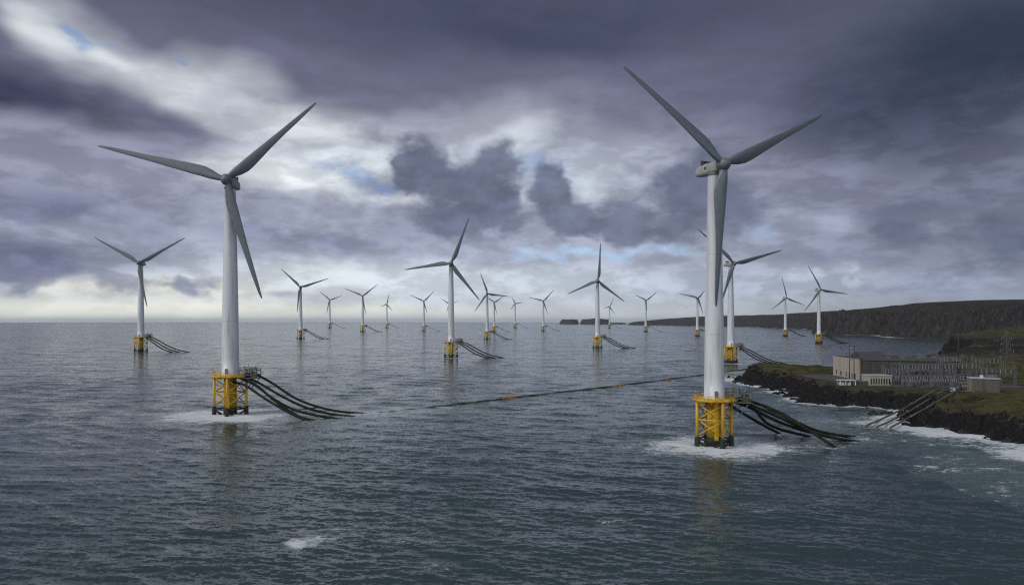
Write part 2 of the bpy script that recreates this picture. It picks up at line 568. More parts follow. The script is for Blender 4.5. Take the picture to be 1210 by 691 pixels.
M['pale_roof'] = paint('pale_roof', (0.48, 0.48, 0.49), (0.32, 0.32, 0.33), 0.7, 0.4, False, 0.8)
M['white'] = paint('white_paint', (0.68, 0.68, 0.69), (0.48, 0.47, 0.46), 0.55, 0.8, False, 0.8)
M['opening'] = paint('dark_glass', (0.02, 0.022, 0.026), (0.04, 0.042, 0.046), 0.25, 0.8)
M['galv'] = paint('galvanised', (0.17, 0.175, 0.18), (0.10, 0.10, 0.10), 0.5, 0.8, False, 0.8, metal=0.2)
M['insulator'] = paint('porcelain', (0.30, 0.31, 0.32), (0.17, 0.16, 0.155), 0.35, 2.0, False, 0.8)
M['transformer'] = paint('transformer_grey', (0.13, 0.14, 0.145), (0.09, 0.085, 0.08), 0.5, 0.8, False, 0.8)
M['rust'] = paint('rusty_bus', (0.25, 0.12, 0.08), (0.14, 0.08, 0.06), 0.7, 0.8, False, 0.8)
M['wood'] = paint('tarred_pole', (0.075, 0.065, 0.055), (0.12, 0.11, 0.10), 0.8, 1.0, True, 0.8)
M['asphalt'] = paint('yard_asphalt', (0.075, 0.075, 0.078), (0.11, 0.105, 0.10), 0.9, 0.12, False, 0.9)
M['rock'] = paint('wet_rock', (0.014, 0.0135, 0.014), (0.035, 0.032, 0.030), 0.6, 0.5, False, 0.9, 0.9)


cb = M['cable'].node_tree.nodes['Principled BSDF']
cb.inputs['Specular IOR Level'].default_value = 0.15
cb.inputs['Roughness'].default_value = 0.85


def land_mat(name, far=False):
    m, gg, bs = new_mat(name)
    t = gg.n('ShaderNodeTexCoord').outputs['Object']
    sc = 0.1 if far else 1.0
    gr = gg.n('ShaderNodeAttribute'); gr.attribute_name = 'grass'
    sb = gg.n('ShaderNodeAttribute'); sb.attribute_name = 'scrub'
    n1 = gg.noise(t, 0.01 if far else 0.11, 8, 0.70, 0.8)
    n2 = gg.noise(t, 0.45 * sc, 6, 0.65)
    n3 = gg.noise(t, 0.11 * (0.3 if far else 1), 5, 0.6, 0.6)
    mp = gg.n('ShaderNodeMapping'); gg.l(t, mp.inputs[0]); mp.inputs['Scale'].default_value = (1, 1, 0.35)
    n4 = gg.noise(mp.outputs[0], 0.9 * sc, 7, 0.7, 0.3)
    if far:
        rock = gg.ramp(n4, [(0.30, (0.012, 0.011, 0.012, 1)), (0.52, (0.034, 0.029, 0.028, 1)), (0.70, (0.085, 0.070, 0.062, 1))])
        grass = gg.ramp(n1, [(0.30, (0.022, 0.018, 0.015, 1)), (0.5, (0.034, 0.029, 0.018, 1)), (0.7, (0.045, 0.043, 0.018, 1))])
        scrub = gg.ramp(n3, [(0.35, (0.032, 0.027, 0.020, 1)), (0.65, (0.052, 0.046, 0.030, 1))])
    else:
        rock = gg.ramp(n4, [(0.32, (0.005, 0.005, 0.0055, 1)), (0.55, (0.012, 0.0115, 0.0115, 1)), (0.74, (0.050, 0.045, 0.040, 1))])
        grass = gg.ramp(n1, [(0.34, (0.018, 0.015, 0.009, 1)), (0.45, (0.042, 0.040, 0.013, 1)), (0.54, (0.074, 0.073, 0.019, 1)), (0.64, (0.082, 0.058, 0.032, 1))])
        scrub = gg.ramp(n3, [(0.32, (0.028, 0.022, 0.016, 1)), (0.5, (0.055, 0.043, 0.028, 1)), (0.7, (0.064, 0.062, 0.022, 1))])
    c = gg.mix(gg.rng(gg.math('MULTIPLY_ADD', gg.math('SUBTRACT', n2, 0.5), 0.9, sb.outputs['Fac']), 0.38, 0.62), rock, scrub)
    c = gg.mix(gg.rng(gg.math('MULTIPLY_ADD', gg.math('SUBTRACT', n3, 0.5), 1.0, gr.outputs['Fac']), 0.36, 0.64), c, grass)
    fine = gg.rng(gg.noise(t, 1.6 * sc, 4, 0.7), 0.25, 0.75, 0.78 if far else 0.45, 1.22 if far else 1.6, False)
    c = gg.mix(1.0, c, gg.comb(fine, fine, fine), 'MULTIPLY')
    gg.l(c, bs.inputs['Base Color'])
    bs.inputs['Roughness'].default_value = 0.9
    bs.inputs['Specular IOR Level'].default_value = 0.25
    b = gg.n('ShaderNodeBump'); b.inputs['Strength'].default_value = 0.8
    b.inputs['Distance'].default_value = 6.0 if far else 0.55
    gg.l(n4, b.inputs['Height']); gg.l(b.outputs[0], bs.inputs['Normal'])
    return m


def sea_mat():
    m, gg, bs = new_mat('sea_water')
    t = gg.n('ShaderNodeTexCoord').outputs['Object']
    fo = gg.n('ShaderNodeAttribute'); fo.attribute_name = 'foam'
    ch = gg.n('ShaderNodeAttribute'); ch.attribute_name = 'churn'
    mp = gg.n('ShaderNodeMapping'); gg.l(t, mp.inputs[0])
    mp.inputs['Rotation'].default_value = (0, 0, R(-12)); mp.inputs['Scale'].default_value = (0.5, 1.0, 1.0)
    v = mp.outputs[0]
    gust = gg.noise(v, 0.012, 4, 0.55, 0.8)
    # foam: lace broken up by noise
    f1 = gg.noise(v, 0.34, 7, 0.72, 0.6)
    f2 = gg.noise(v, 1.3, 5, 0.8, 0.3)
    lace = gg.math('ADD', gg.math('MULTIPLY', f1, 0.5), gg.math('MULTIPLY', f2, 0.5))
    fs = gg.math('ADD', fo.outputs['Fac'], gg.math('MULTIPLY', gg.math('SUBTRACT', lace, 0.5), 5.2))
    fm = gg.rng(fs, 0.36, 1.05)
    fm = gg.math('MULTIPLY', fm, gg.rng(fo.outputs['Fac'], 0.03, 0.25))
    deep = gg.ramp(gust, [(0.3, (0.032, 0.058, 0.060, 1)), (0.7, (0.042, 0.069, 0.070, 1))])
    churn = gg.math('MULTIPLY', ch.outputs['Fac'], gg.rng(f1, 0.25, 0.7, 0.35, 1.0))
    c = gg.mix(churn, deep, (0.20, 0.28, 0.265, 1))
    c = gg.mix(fm, c, (0.72, 0.75, 0.77, 1))
    gg.l(c, bs.inputs['Base Color'])
    gg.l(gg.mix(fm, (0.14, 0.14, 0.14, 1), (0.85, 0.85, 0.85, 1)), bs.inputs['Roughness'])
    bs.inputs['IOR'].default_value = 1.333
    gg.l(gg.math('SUBTRACT', 0.42, gg.math('MULTIPLY', fm, 0.35)), bs.inputs['Specular IOR Level'])
    geo = gg.n('ShaderNodeNewGeometry').outputs['Normal']
    half = (0.5, 0.5, 0.5)
    acc = None
    lod = gg.n('ShaderNodeAttribute'); lod.attribute_name = 'lod'; lod = lod.outputs['Fac']
    for sc_, am, far_, de in ((0.045, 0.03, 0.30, 2), (0.16, 0.09, 0.50, 2), (0.6, 0.47, 0.2, 3), (2.0, 0.72, 0.1, 3)):
        q = gg.vmath('SCALE', gg.vmath('SUBTRACT', gg.noise(v, sc_, de, 0.55, 0.0, color=True), half), scale=gg.math('MULTIPLY_ADD', lod, far_, am))
        acc = q if acc is None else gg.vmath('ADD', acc, q)
    acc = gg.vmath('SCALE', acc, scale=gg.rng(gust, 0.32, 0.68, 0.6, 1.45))
    acc = gg.vmath('MULTIPLY', acc, (0.75, 1.0, 0.0))
    gg.l(gg.vmath('NORMALIZE', gg.vmath('ADD', geo, acc)), bs.inputs['Normal'])
    return m


M['sea'] = sea_mat()
M['land'] = land_mat('headland_ground')
M['cliff'] = land_mat('cliff_ground', True)

# ================================================================= turbine placements (photo pixels: base, hub, three blade tips)
TURB = [
    # key, base(x, waterline y), hub y, yaw of rotor, tips, foam
    ('near_left', (272.2, 489.5), 215.0, 4, ((112, 171), (372.5, 119), (308, 352.5)), 1.55),
    ('near_right', (844.0, 526.5), 197.5, 22, ((739.5, 76), (976.5, 134), (851, 362)), 1.2),
    ('far_left', (166.5, 415.6), 311.0, 3, ((109.7, 280.2), (217.4, 280.6), (173, 362.5)), 0.45),
    ('mid', (533.0, 422.3), 311.5, 6, ((554, 256.8), (478, 318.7), (567, 354.3)), 0.75),
    ('mid_right', (706.0, 411.3), 332.0, 3, ((709.7, 286.5), (670.6, 347.6), (738.6, 356.3)), 0.7),
    ('behind_right', (863.5, 429.0), 311.7, 24, ((825.5, 270), (925.3, 295.2), (851.6, 364.5)), 0.8),
    ('cliff_right', (967.6, 405.7), 342.5, 20, ((955.5, 313.6), (1002.2, 347.1), (951.4, 368)), 0.6),
    ('cliff_left', (928.0, 397.4), 352.1, 18, ((923.9, 326), (912.1, 365.8), (951.4, 360.6)), 0.3),
    ('beside_right', (824.0, 397.4), 352.1, 12, ((803, 347), (833.2, 342.5), (831, 370)), 0.3),
    ('row_a', (355.2, 400.5), 339.4, 8, ((331.6, 317.4), (388, 328.7), (351, 369)), 0.3),
    ('row_b', (389.6, 387.2), 354.3, 8, ((377.5, 344.2), (404, 349.3), (385.8, 372)), 0.0),
    ('row_c', (428.6, 392.1), 349.7, 4, ((407.3, 340.9), (446.3, 335.6), (432.6, 372)), 0.2),
    ('row_d', (457.1, 385.4), 359.4, 4, ((459.7, 346.4), (449.4, 362.4), (463.8, 367)), 0.0),
    ('row_e', (500.8, 391.3), 356.0, 4, ((484.1, 348.5), (513.4, 343), (504.8, 369.5)), 0.2),
    ('hidden', (531.0, 386.6), 359.6, 4, ((520.5, 352), (541, 355.5), (527.5, 369)), 0.0),
    ('row_f', (575.6, 401.0), 347.0, 10, ((567.6, 322.5), (601, 350), (561.3, 367.9)), 0.3),
    ('row_g', (583.9, 392.0), 357.2, 4, ((572.3, 349.5), (595, 350), (587.3, 370.8)), 0.0),
    ('row_h', (608.6, 385.6), 358.6, 6, ((604.5, 350.8), (617.7, 357.0), (603.5, 365.8)), 0.0),
    ('row_i', (642.0, 391.3), 355.7, 4, ((625, 351.4), (654.7, 341.9), (647.5, 370.8)), 0.2),
    ('island', (720.2, 387.6), 362.4, 4, ((725.3, 351.7), (712.6, 364.4), (726.8, 370.8)), 0.0),
    ('row_j', (763.0, 392.0), 354.9, 4, ((750, 348.2), (776.3, 345), (764.7, 367.3)), 0.2),
]
for i_, t_ in enumerate(TURB):
    D_ = min(depth(t_[1][1]), 5000.0)
    hz_ = EYE + (380 - t_[2]) / F * D_
    TURB[i_] = dict(key=t_[0], D=D_, X=(t_[1][0] - 605) / F * D_, hub=hz_, s=hz_ / 102.0, yaw=R(t_[3]), tips=t_[4], foam=t_[5])

# ================================================================= coast
COAST_PX = [(877, 451), (897, 455.2), (907, 455.4), (919, 457), (935, 462), (943, 466.5), (956, 469), (963, 474.6), (974, 475.8),
            (1000, 477.5), (1020, 478.3), (1051, 480.6), (1072, 484.5), (1090, 491), (1080, 499.5), (1098, 503), (1122, 505),
            (1150, 510.4), (1177, 516.7), (1200, 520.6), (1212, 523), (1300, 545), (1420, 590)]
COAST = [((px - 605) / F * depth(py), depth(py)) for px, py in COAST_PX][::-1]
COAST += [(172, 546), (190, 572), (225, 592), (280, 612), (350, 655), (420, 715), (490, 775), (507, 815), (528, 880), (600, 960), (800, 1050), (1400, 1100), (1400, 120)]


def hg(x, y, cx, cy, sx, sy):
    return np.exp(-((x - cx) / sx) ** 2 - ((y - cy) / sy) ** 2)


def land_height(x, y):
    sd0 = poly_sd(x, y, COAST)
    sd = sd0 + (fbm(x / 11, y / 11, 5, 3) - 0.5) * 17.0 + (fbm(x / 2.6, y / 2.6, 3, 9) - 0.5) * 3.0
    plate = 8.3 + 5.6 * hg(x, y, 196, 541, 34, 26) + 11.0 * hg(x, y, 318, 545, 48, 20)
    plate += 2.0 * hg(x, y, 240, 310, 40, 50)
    plate += sstep(620, 830, y + 0.12 * (x - 480)) * (17.0 + 14.0 * sstep(480, 760, x))
    plate += (fbm(x / 28, y / 28, 4, 21) - 0.5) * 3.2
    # cliff width: steep at the tip and on the near headland, a gentler bank between
    wid = 30.0 - 17.0 * hg(x, y, 178, 540, 40, 38) - 14.0 * sstep(375, 345, y) - 14.0 * sstep(640, 720, y)
    wid = np.maximum(wid, 12.0)
    u = np.clip(sd / wid, -2, 1)
    prof = np.where(u > 0, 0.18 * np.sqrt(np.clip(u, 0, 1)) + 0.82 * sstep(0.0, 1.0, u) ** 0.8, u * 1.2)
    h = np.where(u > 0, plate * prof, 6.0 * u)
    rockm = sstep(-1.2, -0.1, u) * (1 - sstep(0.45, 0.95, u))
    h += rockm * ((fbm(x / 7.0, y / 7.0, 5, 31, True) - 0.5) * 8.0 + (fbm(x / 2.3, y / 2.3, 3, 37, True) - 0.5) * 3.0)
    h += (1 - rockm) * (u > 0) * ((fbm(x / 4.0, y / 4.0, 4, 41) - 0.5) * 1.6 + (fbm(x / 13.0, y / 13.0, 4, 43) - 0.5) * 3.0)
    # levelled ground of the station
    flat = sstep(9, 17, sd0) * sstep(360, 372, y) * sstep(505, 492, y) * sstep(330, 305, x) * sstep(0, 16, x - 178)
    h = h * (1 - flat) + 8.0 * flat
    return h, sd0, sd, u, rockm, flat


def build_land():
    xs = np.concatenate([np.arange(140, 300, 0.75), np.arange(300, 420, 1.5), np.arange(420, 1390, 4.0)])
    ys = np.concatenate([np.arange(130, 250, 1.5), np.arange(250, 560, 0.75), np.arange(560, 700, 1.5), np.arange(700, 1120, 3.0)])
    X, Y = np.meshgrid(xs, ys)
    h, sd0, sd, u, rockm, flat = land_height(X, Y)
    jx = (fbm(X / 3.0, Y / 3.0, 3, 51) - 0.5) * 2.4 * rockm
    jy = (fbm(X / 3.0, Y / 3.0, 3, 57) - 0.5) * 2.4 * rockm
    gy, gx = np.gradient(h, ys, xs)
    slope = np.sqrt(gx ** 2 + gy ** 2)
    grass = sstep(0.55, 0.9, u) * (1 - sstep(0.55, 1.1, slope))
    # bare banded scarps on the hill behind the station
    hillf = sstep(640, 720, Y)
    scarp = hillf * sstep(0.40, 0.56, fbm(X / 70, h / 6.0, 4, 61)) * sstep(34, 24, h)
    grass *= 1 - 0.95 * scarp
    scrub = sstep(0.26, 0.50, u) * (1 - sstep(0.9, 1.7, slope)) * (1 - 0.55 * scarp)
    o = grid_mesh('headland', X + jx, Y + jy, h, M['land'], {'grass': grass, 'scrub': scrub}, keep=(h > -2.5))
    return tag(o, None, None, kind='structure')


build_land()


def ground_z(x, y):
    return float(land_height(np.array([float(x)]), np.array([float(y)]))[0][0])


def far_land(name, poly, plate_fn, wid, step, seed, grassy=1.0):
    p = np.array(poly)
    x0, y0 = p.min(0) - step * 2; x1, y1 = p.max(0) + step * 2
    X, Y = np.meshgrid(np.arange(x0, x1, step), np.arange(y0, y1, step))
    sd = poly_sd(X, Y, poly)
    sd = sd + (fbm(X / (wid * 2.2), Y / (wid * 2.2), 5, seed) - 0.5) * wid * 2.2
    u = np.clip(sd / wid, -1, 6)
    plate = plate_fn(X, Y) * (0.90 + 0.2 * fbm(X / (wid * 6), Y / (wid * 6), 4, seed + 5))
    prof = 0.82 * sstep(0, 0.8, u) + 0.20 * sstep(0.6, 5.0, u)
    rockm = sstep(0, 0.2, u) * (1 - sstep(0.45, 1.0, u))
    h = np.where(u > 0, plate * prof, 30 * u)
    h += 0.10 * plate * sstep(0.8, 2.0, u) * (fbm(X / (wid * 5), Y / (wid * 5), 4, seed + 2) - 0.5)
    h += rockm * (fbm(X / (wid * 0.9), Y / (wid * 0.9), 5, seed + 9, True) - 0.5) * plate * 0.75
    gr = sstep(1.0, 1.7, u) * grassy
    sc = sstep(0.75, 1.2, u)
    o = grid_mesh(name, X, Y, h, M['cliff'], {'grass': gr, 'scrub': sc}, keep=(h > -12))
    return tag(o, None, None, kind='structure')


def wl(px, py): return ((px - 605) / F * depth(py), depth(py))


# big dark cliff to the right, the cliff behind it, the long low coast beyond, and the small island
P1 = [wl(1003, 395.8), wl(1040, 396), wl(1062, 398.6), wl(1090, 399.5), wl(1128, 400.5), wl(1180, 403), wl(1260, 408), (2300, 1700), (3600, 2600), (3000, 4200), (1500, 3200), (1150, 2700)]
far_land('dark_cliffs', P1, lambda x, y: 90 + 22 * sstep(1000, 1700, x), 52, 9, 101)
P2 = [wl(904, 386.8), wl(930, 387.6), wl(960, 388.7), wl(1005, 391.0), (2600, 3600), (4200, 5600), (2300, 7000)]
far_land('middle_cliffs', P2, lambda x, y: 103 + 18 * sstep(1700, 2600, x), 100, 22, 131, 0.8)
P3 = [wl(745, 384.0), wl(780, 384.4), wl(840, 385.3), wl(905, 386.0), (3500, 6600), (6000, 9000), (3000, 11500), (1800, 10500)]
far_land('distant_coast', P3, lambda x, y: 32 + 88 * sstep(1150, 3100, x), 90, 36, 151, 0.8)
P4 = [wl(664, 383), wl(672, 383.1), wl(677, 383.1), wl(682, 383), (1150, 13400), (920, 13400)]
far_land('island_hump', P4, lambda x, y: 98 + 0 * x, 60, 20, 171, 0.6)
P5 = [wl(688.5, 383.1), wl(695, 383.2), wl(712, 383.2), wl(721, 383.1), (1800, 13800), (1350, 13800)]
far_land('island_plateau', P5, lambda x, y: 104 + 0 * x, 60, 20, 191, 0.6)
P6 = [wl(718, 382.9), wl(730, 383.2), wl(738, 383.3), (2000, 12600), (1700, 13200)]
far_land('low_skerry', P6, lambda x, y: 30 + 0 * x, 60, 25, 197, 0.4)

# ================================================================= sea
def build_sea():
    tmax, tmin, nr = EYE / 70.0, EYE / 62000.0, 880
    tt = np.concatenate([np.linspace(EYE / 20.0, tmax, 24)[:-1], np.linspace(tmax, tmin, nr)])
    r = EYE / tt
    tn = np.linspace(-0.93, 0.93, 1440)
    front = np.arctan(tn)
    rest = np.linspace(front[-1], 2 * math.pi + front[0], 62)[1:-1]
    th = np.concatenate([front, rest])
    rr, tht = np.meshgrid(r, th, indexing='ij')
    X = rr * np.sin(tht); Y = rr * np.cos(tht)
    dr = np.abs(np.gradient(r))[:, None] * np.ones_like(tht)
    rng = np.random.default_rng(5)
    Z = np.zeros_like(X); DX = np.zeros_like(X); DY = np.zeros_like(X)
    nearm = r < 1500
    xn, yn, drn = X[nearm], Y[nearm], dr[nearm]
    zn = np.zeros_like(xn); ax = np.zeros_like(xn); ay = np.zeros_like(xn)
    patch = 0.65 + 0.7 * fbm(xn / 70, yn / 70, 3, 77)
    for k in range(64):
        lam = 1.5 * (7.0 / 1.5) ** rng.random() if k < 54 else rng.uniform(10, 30)
        ang = R(-104) + rng.normal(0, 0.36)
        kx, ky = math.cos(ang) * 2 * math.pi / lam, math.sin(ang) * 2 * math.pi / lam
        A = 0.0040 * lam ** 0.9 if k < 54 else 0.0034 * lam
        att = sstep(2.0, 4.0, lam / np.maximum(drn, 0.01))
        ph = kx * xn + ky * yn + rng.random() * 6.283
        zn += A * att * np.cos(ph)
        ax -= 0.8 * A * att * math.cos(ang) * np.sin(ph)
        ay -= 0.8 * A * att * math.sin(ang) * np.sin(ph)
    Z[nearm] = zn * patch; DX[nearm] = ax * patch; DY[nearm] = ay * patch
    # foam and churned water
    foam = np.zeros_like(X); churn = np.zeros_like(X)
    wx = X + (fbm(X / 12, Y / 12, 4, 81) - 0.5) * 14
    wy = Y + (fbm(X / 12, Y / 12, 4, 87) - 0.5) * 14
    for t in TURB:
        if t['foam'] <= 0: continue
        s = t['s']
        rad = (26 if t['key'] == 'near_right' else 27 if t['key'] == 'near_left' else 24) * s
        d = np.hypot((wx - t['X']) / 1.25, wy - t['D'] + 2) / rad
        foam = np.maximum(foam, t['foam'] * 0.92 * (1 - sstep(0.35, 1.3, d)))
        churn = np.maximum(churn, 0.5 * t['foam'] * (1 - sstep(0.3, 1.5, d)))
        # streak drifting with the swell
        d2 = np.hypot((wx - t['X']) / (3.2 * rad), (wy - t['D']) / (0.55 * rad))
        foam = np.maximum(foam, 0.5 * t['foam'] * (1 - sstep(0.2, 1.0, d2)))
    def blob(px, py, rx, ry, f, c):
        nonlocal foam, churn
        x, y = wl(px, py)
        d = np.hypot((wx - x) / rx, (wy - y) / ry)
        k = 1 - sstep(0.15, 1.0, d)
        foam = np.maximum(foam, f * k); churn = np.maximum(churn, c * k)
    blob(350, 643, 5, 4, 1.2, 0.3); blob(360, 641, 6, 4.5, 1.0, 0.3); blob(372, 637, 7, 6, 0.72, 0.3); blob(384, 632, 7, 6, 0.4, 0.2)
    blob(1005, 519, 22, 18, 0.42, 0.7); blob(975, 527, 16, 12, 0.30, 0.5); blob(910, 512, 14, 9, 0.25, 0.3)
    blob(1040, 498, 20, 14, 0.55, 0.8); blob(1060, 493, 16, 18, 0.6, 0.8); blob(1020, 505, 26, 16, 0.36, 0.6)
    blob(1105, 545, 22, 7, 0.34, 0.2); blob(1000, 545, 9, 3, 0.42, 0.2); blob(1030, 520, 20, 12, 0.33, 0.4)
    blob(430, 489, 32, 18, 0.66, 1.0); blob(465, 485.5, 38, 15, 0.60, 1.0); blob(372, 496.5, 12, 9, 0.4, 0.6); blob(398, 494, 12, 9, 0.4, 0.7); blob(400, 492, 24, 12, 0.34, 0.55); blob(505, 481.5, 38, 13, 0.42, 0.95); blob(540, 478, 34, 11, 0.3, 0.7); blob(1012, 517, 14, 12, 0.5, 0.8); blob(987, 528, 9, 7, 0.5, 0.6); blob(921, 512, 9, 7, 0.42, 0.5); blob(957, 516, 9, 7, 0.4, 0.5); blob(390, 500, 40, 16, 0.1, 0.35)
    blob(870, 446, 30, 40, 0.78, 0.6); blob(886, 453, 20, 24, 1.0, 0.7); blob(880, 440, 36, 26, 0.6, 0.5); blob(905, 457.5, 14, 16, 0.9, 0.6); blob(930, 464, 14, 18, 0.85, 0.6); blob(950, 472, 14, 14, 0.85, 0.6)
    for px_, py_, sz_ in ((520, 668, 6), (610, 618, 5), (665, 650, 4), (240, 600, 4), (500, 640, 5), (710, 620, 4), (1000, 541, 5), (760, 640, 4), (905, 600, 4), (420, 520, 6), (575, 545, 5)):
        blob(px_, py_, sz_ * 1.9, sz_ * 0.8, 0.36, 0.15)
    # along the boom
    for px_, py_ in zip(np.linspace(520, 880, 19), np.linspace(479, 436, 19)):
        blob(px_, py_ + 1.2, 14, 8, 0.26, 0.45)
    # surf on the headland
    box = (X > 120) & (X < 620) & (Y > 120) & (Y < 1000)
    sd = np.full(X.shape, -1e6)
    xb, yb = X[box], Y[box]
    sdb = poly_sd(xb, yb, COAST)
    wide = 13 + 20 * fbm(xb / 24, yb / 24, 3, 91)
    wide *= 1 + 0.5 * sstep(345, 320, yb)
    surf = 1.0 * (1 - sstep(0.2, 1.0, -sdb / wide))
    surf *= 0.80 + 0.6 * sstep(0.3, 0.62, fbm(xb / 13, yb / 13, 4, 92))
    drift = 0.42 * (1 - sstep(0.2, 1.0, -sdb / (wide * 3.2))) * sstep(0.45, 0.62, fbm(xb / 16, yb / 9, 4, 93))
    foam[box] = np.maximum(foam[box], np.maximum(surf * 1.15, drift))
    churn[box] = np.maximum(churn[box], 0.75 * (1 - sstep(0.0, 1.0, -sdb / (wide * 2.6))))
    for P, wd in ((P1, 34), (P2, 60), (P3, 60)):
        p = np.array(P); b = (X > p[:, 0].min() - 300) & (X < p[:, 0].max() + 300) & (Y > p[:, 1].min() - 300) & (Y < p[:, 1].max())
        s_ = poly_sd(X[b], Y[b], P) + (fbm(X[b] / 90, Y[b] / 90, 3, 95) - 0.5) * 90
        foam[b] = np.maximum(foam[b], 0.85 * (1 - sstep(0.2, 1.0, -s_ / wd)))
    foam *= 1.0
    X = X + DX; Y = Y + DY
    o = grid_mesh('sea', X, Y, Z, M['sea'], {'foam': foam, 'churn': churn, 'lod': 1 - sstep(1.5, 5.0, 6.0 / np.maximum(dr, 0.01))}, wrap=True)
    # plug straight below the drone
    return tag(o, None, None, kind='structure')


build_sea()

# ================================================================= haze
hz = MB().box(-61000, 61000, -61000, 61000, -13, 256)
hm = bpy.data.materials.new('haze_air'); hm.use_nodes = True
hm.node_tree.nodes.clear()
gh = G(hm.node_tree)
pv = gh.n('ShaderNodeVolumePrincipled')
pv.inputs['Color'].default_value = (0.86, 0.92, 1.0, 1)
pv.inputs['Density'].default_value = 1.8e-5
pv.inputs['Anisotropy'].default_value = 0.1
gh.l(pv.outputs[0], gh.n('ShaderNodeOutputMaterial').inputs['Volume'])
hazeo = hz.build('haze', hm)
tag(hazeo, None, None, kind='stuff')

# ================================================================= wind turbines
DECK = 16.6
LEG_R = 6.7
LEG_ANG = [R(a) for a in (-80, 10, 100, 190)]


def blade_mesh():
    L0, n = 50.0, 20
    secs = [(0.0, 2.5, 1.0, 0), (0.03, 2.5, 1.0, 0), (0.07, 3.0, 0.82, 0.1), (0.12, 4.2, 0.5, 0.6), (0.18, 4.8, 0.36, 1.0), (0.24, 4.8, 0.29, 1), (0.32, 4.3, 0.25, 1),
            (0.45, 3.4, 0.22, 1), (0.6, 2.6, 0.2, 1), (0.75, 2.15, 0.18, 1), (0.88, 1.55, 0.17, 1), (0.95, 1.15, 0.17, 1), (0.985, 0.75, 0.17, 1), (1.0, 0.25, 0.2, 1)]
    vs, fs = [], []
    for t, ch, th, air in secs:
        tw = R(16) * (1 - t) ** 2 + R(2)
        for k in range(n):
            q = 2 * math.pi * k / n
            cx, cy = math.cos(q), math.sin(q)
            # blend circle -> aerofoil with leading edge at +x
            xa = 0.5 * cx - 0.20 * air
            ya = 0.5 * cy * th * (1 + air * 0.45 * cx * (1 if cx < 0 else 0.2))
            x, y = xa * ch, ya * ch
            y += -2.2 * t * t                       # pre-bend, away from the tower
            X_ = x * math.cos(tw) - y * math.sin(tw) * 0.0
            Y_ = y + x * math.sin(tw)
            vs.append((X_, Y_, t * L0))
    m = len(secs)
    for i in range(m - 1):
        for k in range(n):
            fs.append((i * n + k, i * n + (k + 1) % n, (i + 1) * n + (k + 1) % n, (i + 1) * n + k))
    fs += [tuple(range(n - 1, -1, -1)), tuple((m - 1) * n + k for k in range(n))]
    b = MB().add(vs, fs, True)
    return b.mesh('blade', M['blade']), L0


BLADE, BL0 = blade_mesh()


def loft_y(secs, n=20, e=0.65):
    """sections along y: (y, half width, half height, z centre), rounded-box outline"""
    vs, fs = [], []
    for y, hw, hh, zc in secs:
        for k in range(n):
            q = 2 * math.pi * k / n
            c, s = math.cos(q), math.sin(q)
            vs.append((hw * math.copysign(abs(c) ** e, c), y, zc + hh * math.copysign(abs(s) ** e, s)))
    m = len(secs)
    for i in range(m - 1):
        for k in range(n):
            fs.append((i * n + (k + 1) % n, i * n + k, (i + 1) * n + k, (i + 1) * n + (k + 1) % n))
    fs += [tuple(range(n)), tuple((m - 1) * n + k for k in range(n - 1, -1, -1))]
    return MB().add(vs, fs, True)


def pol(r, a, z): return (r * math.cos(a), r * math.sin(a), z)


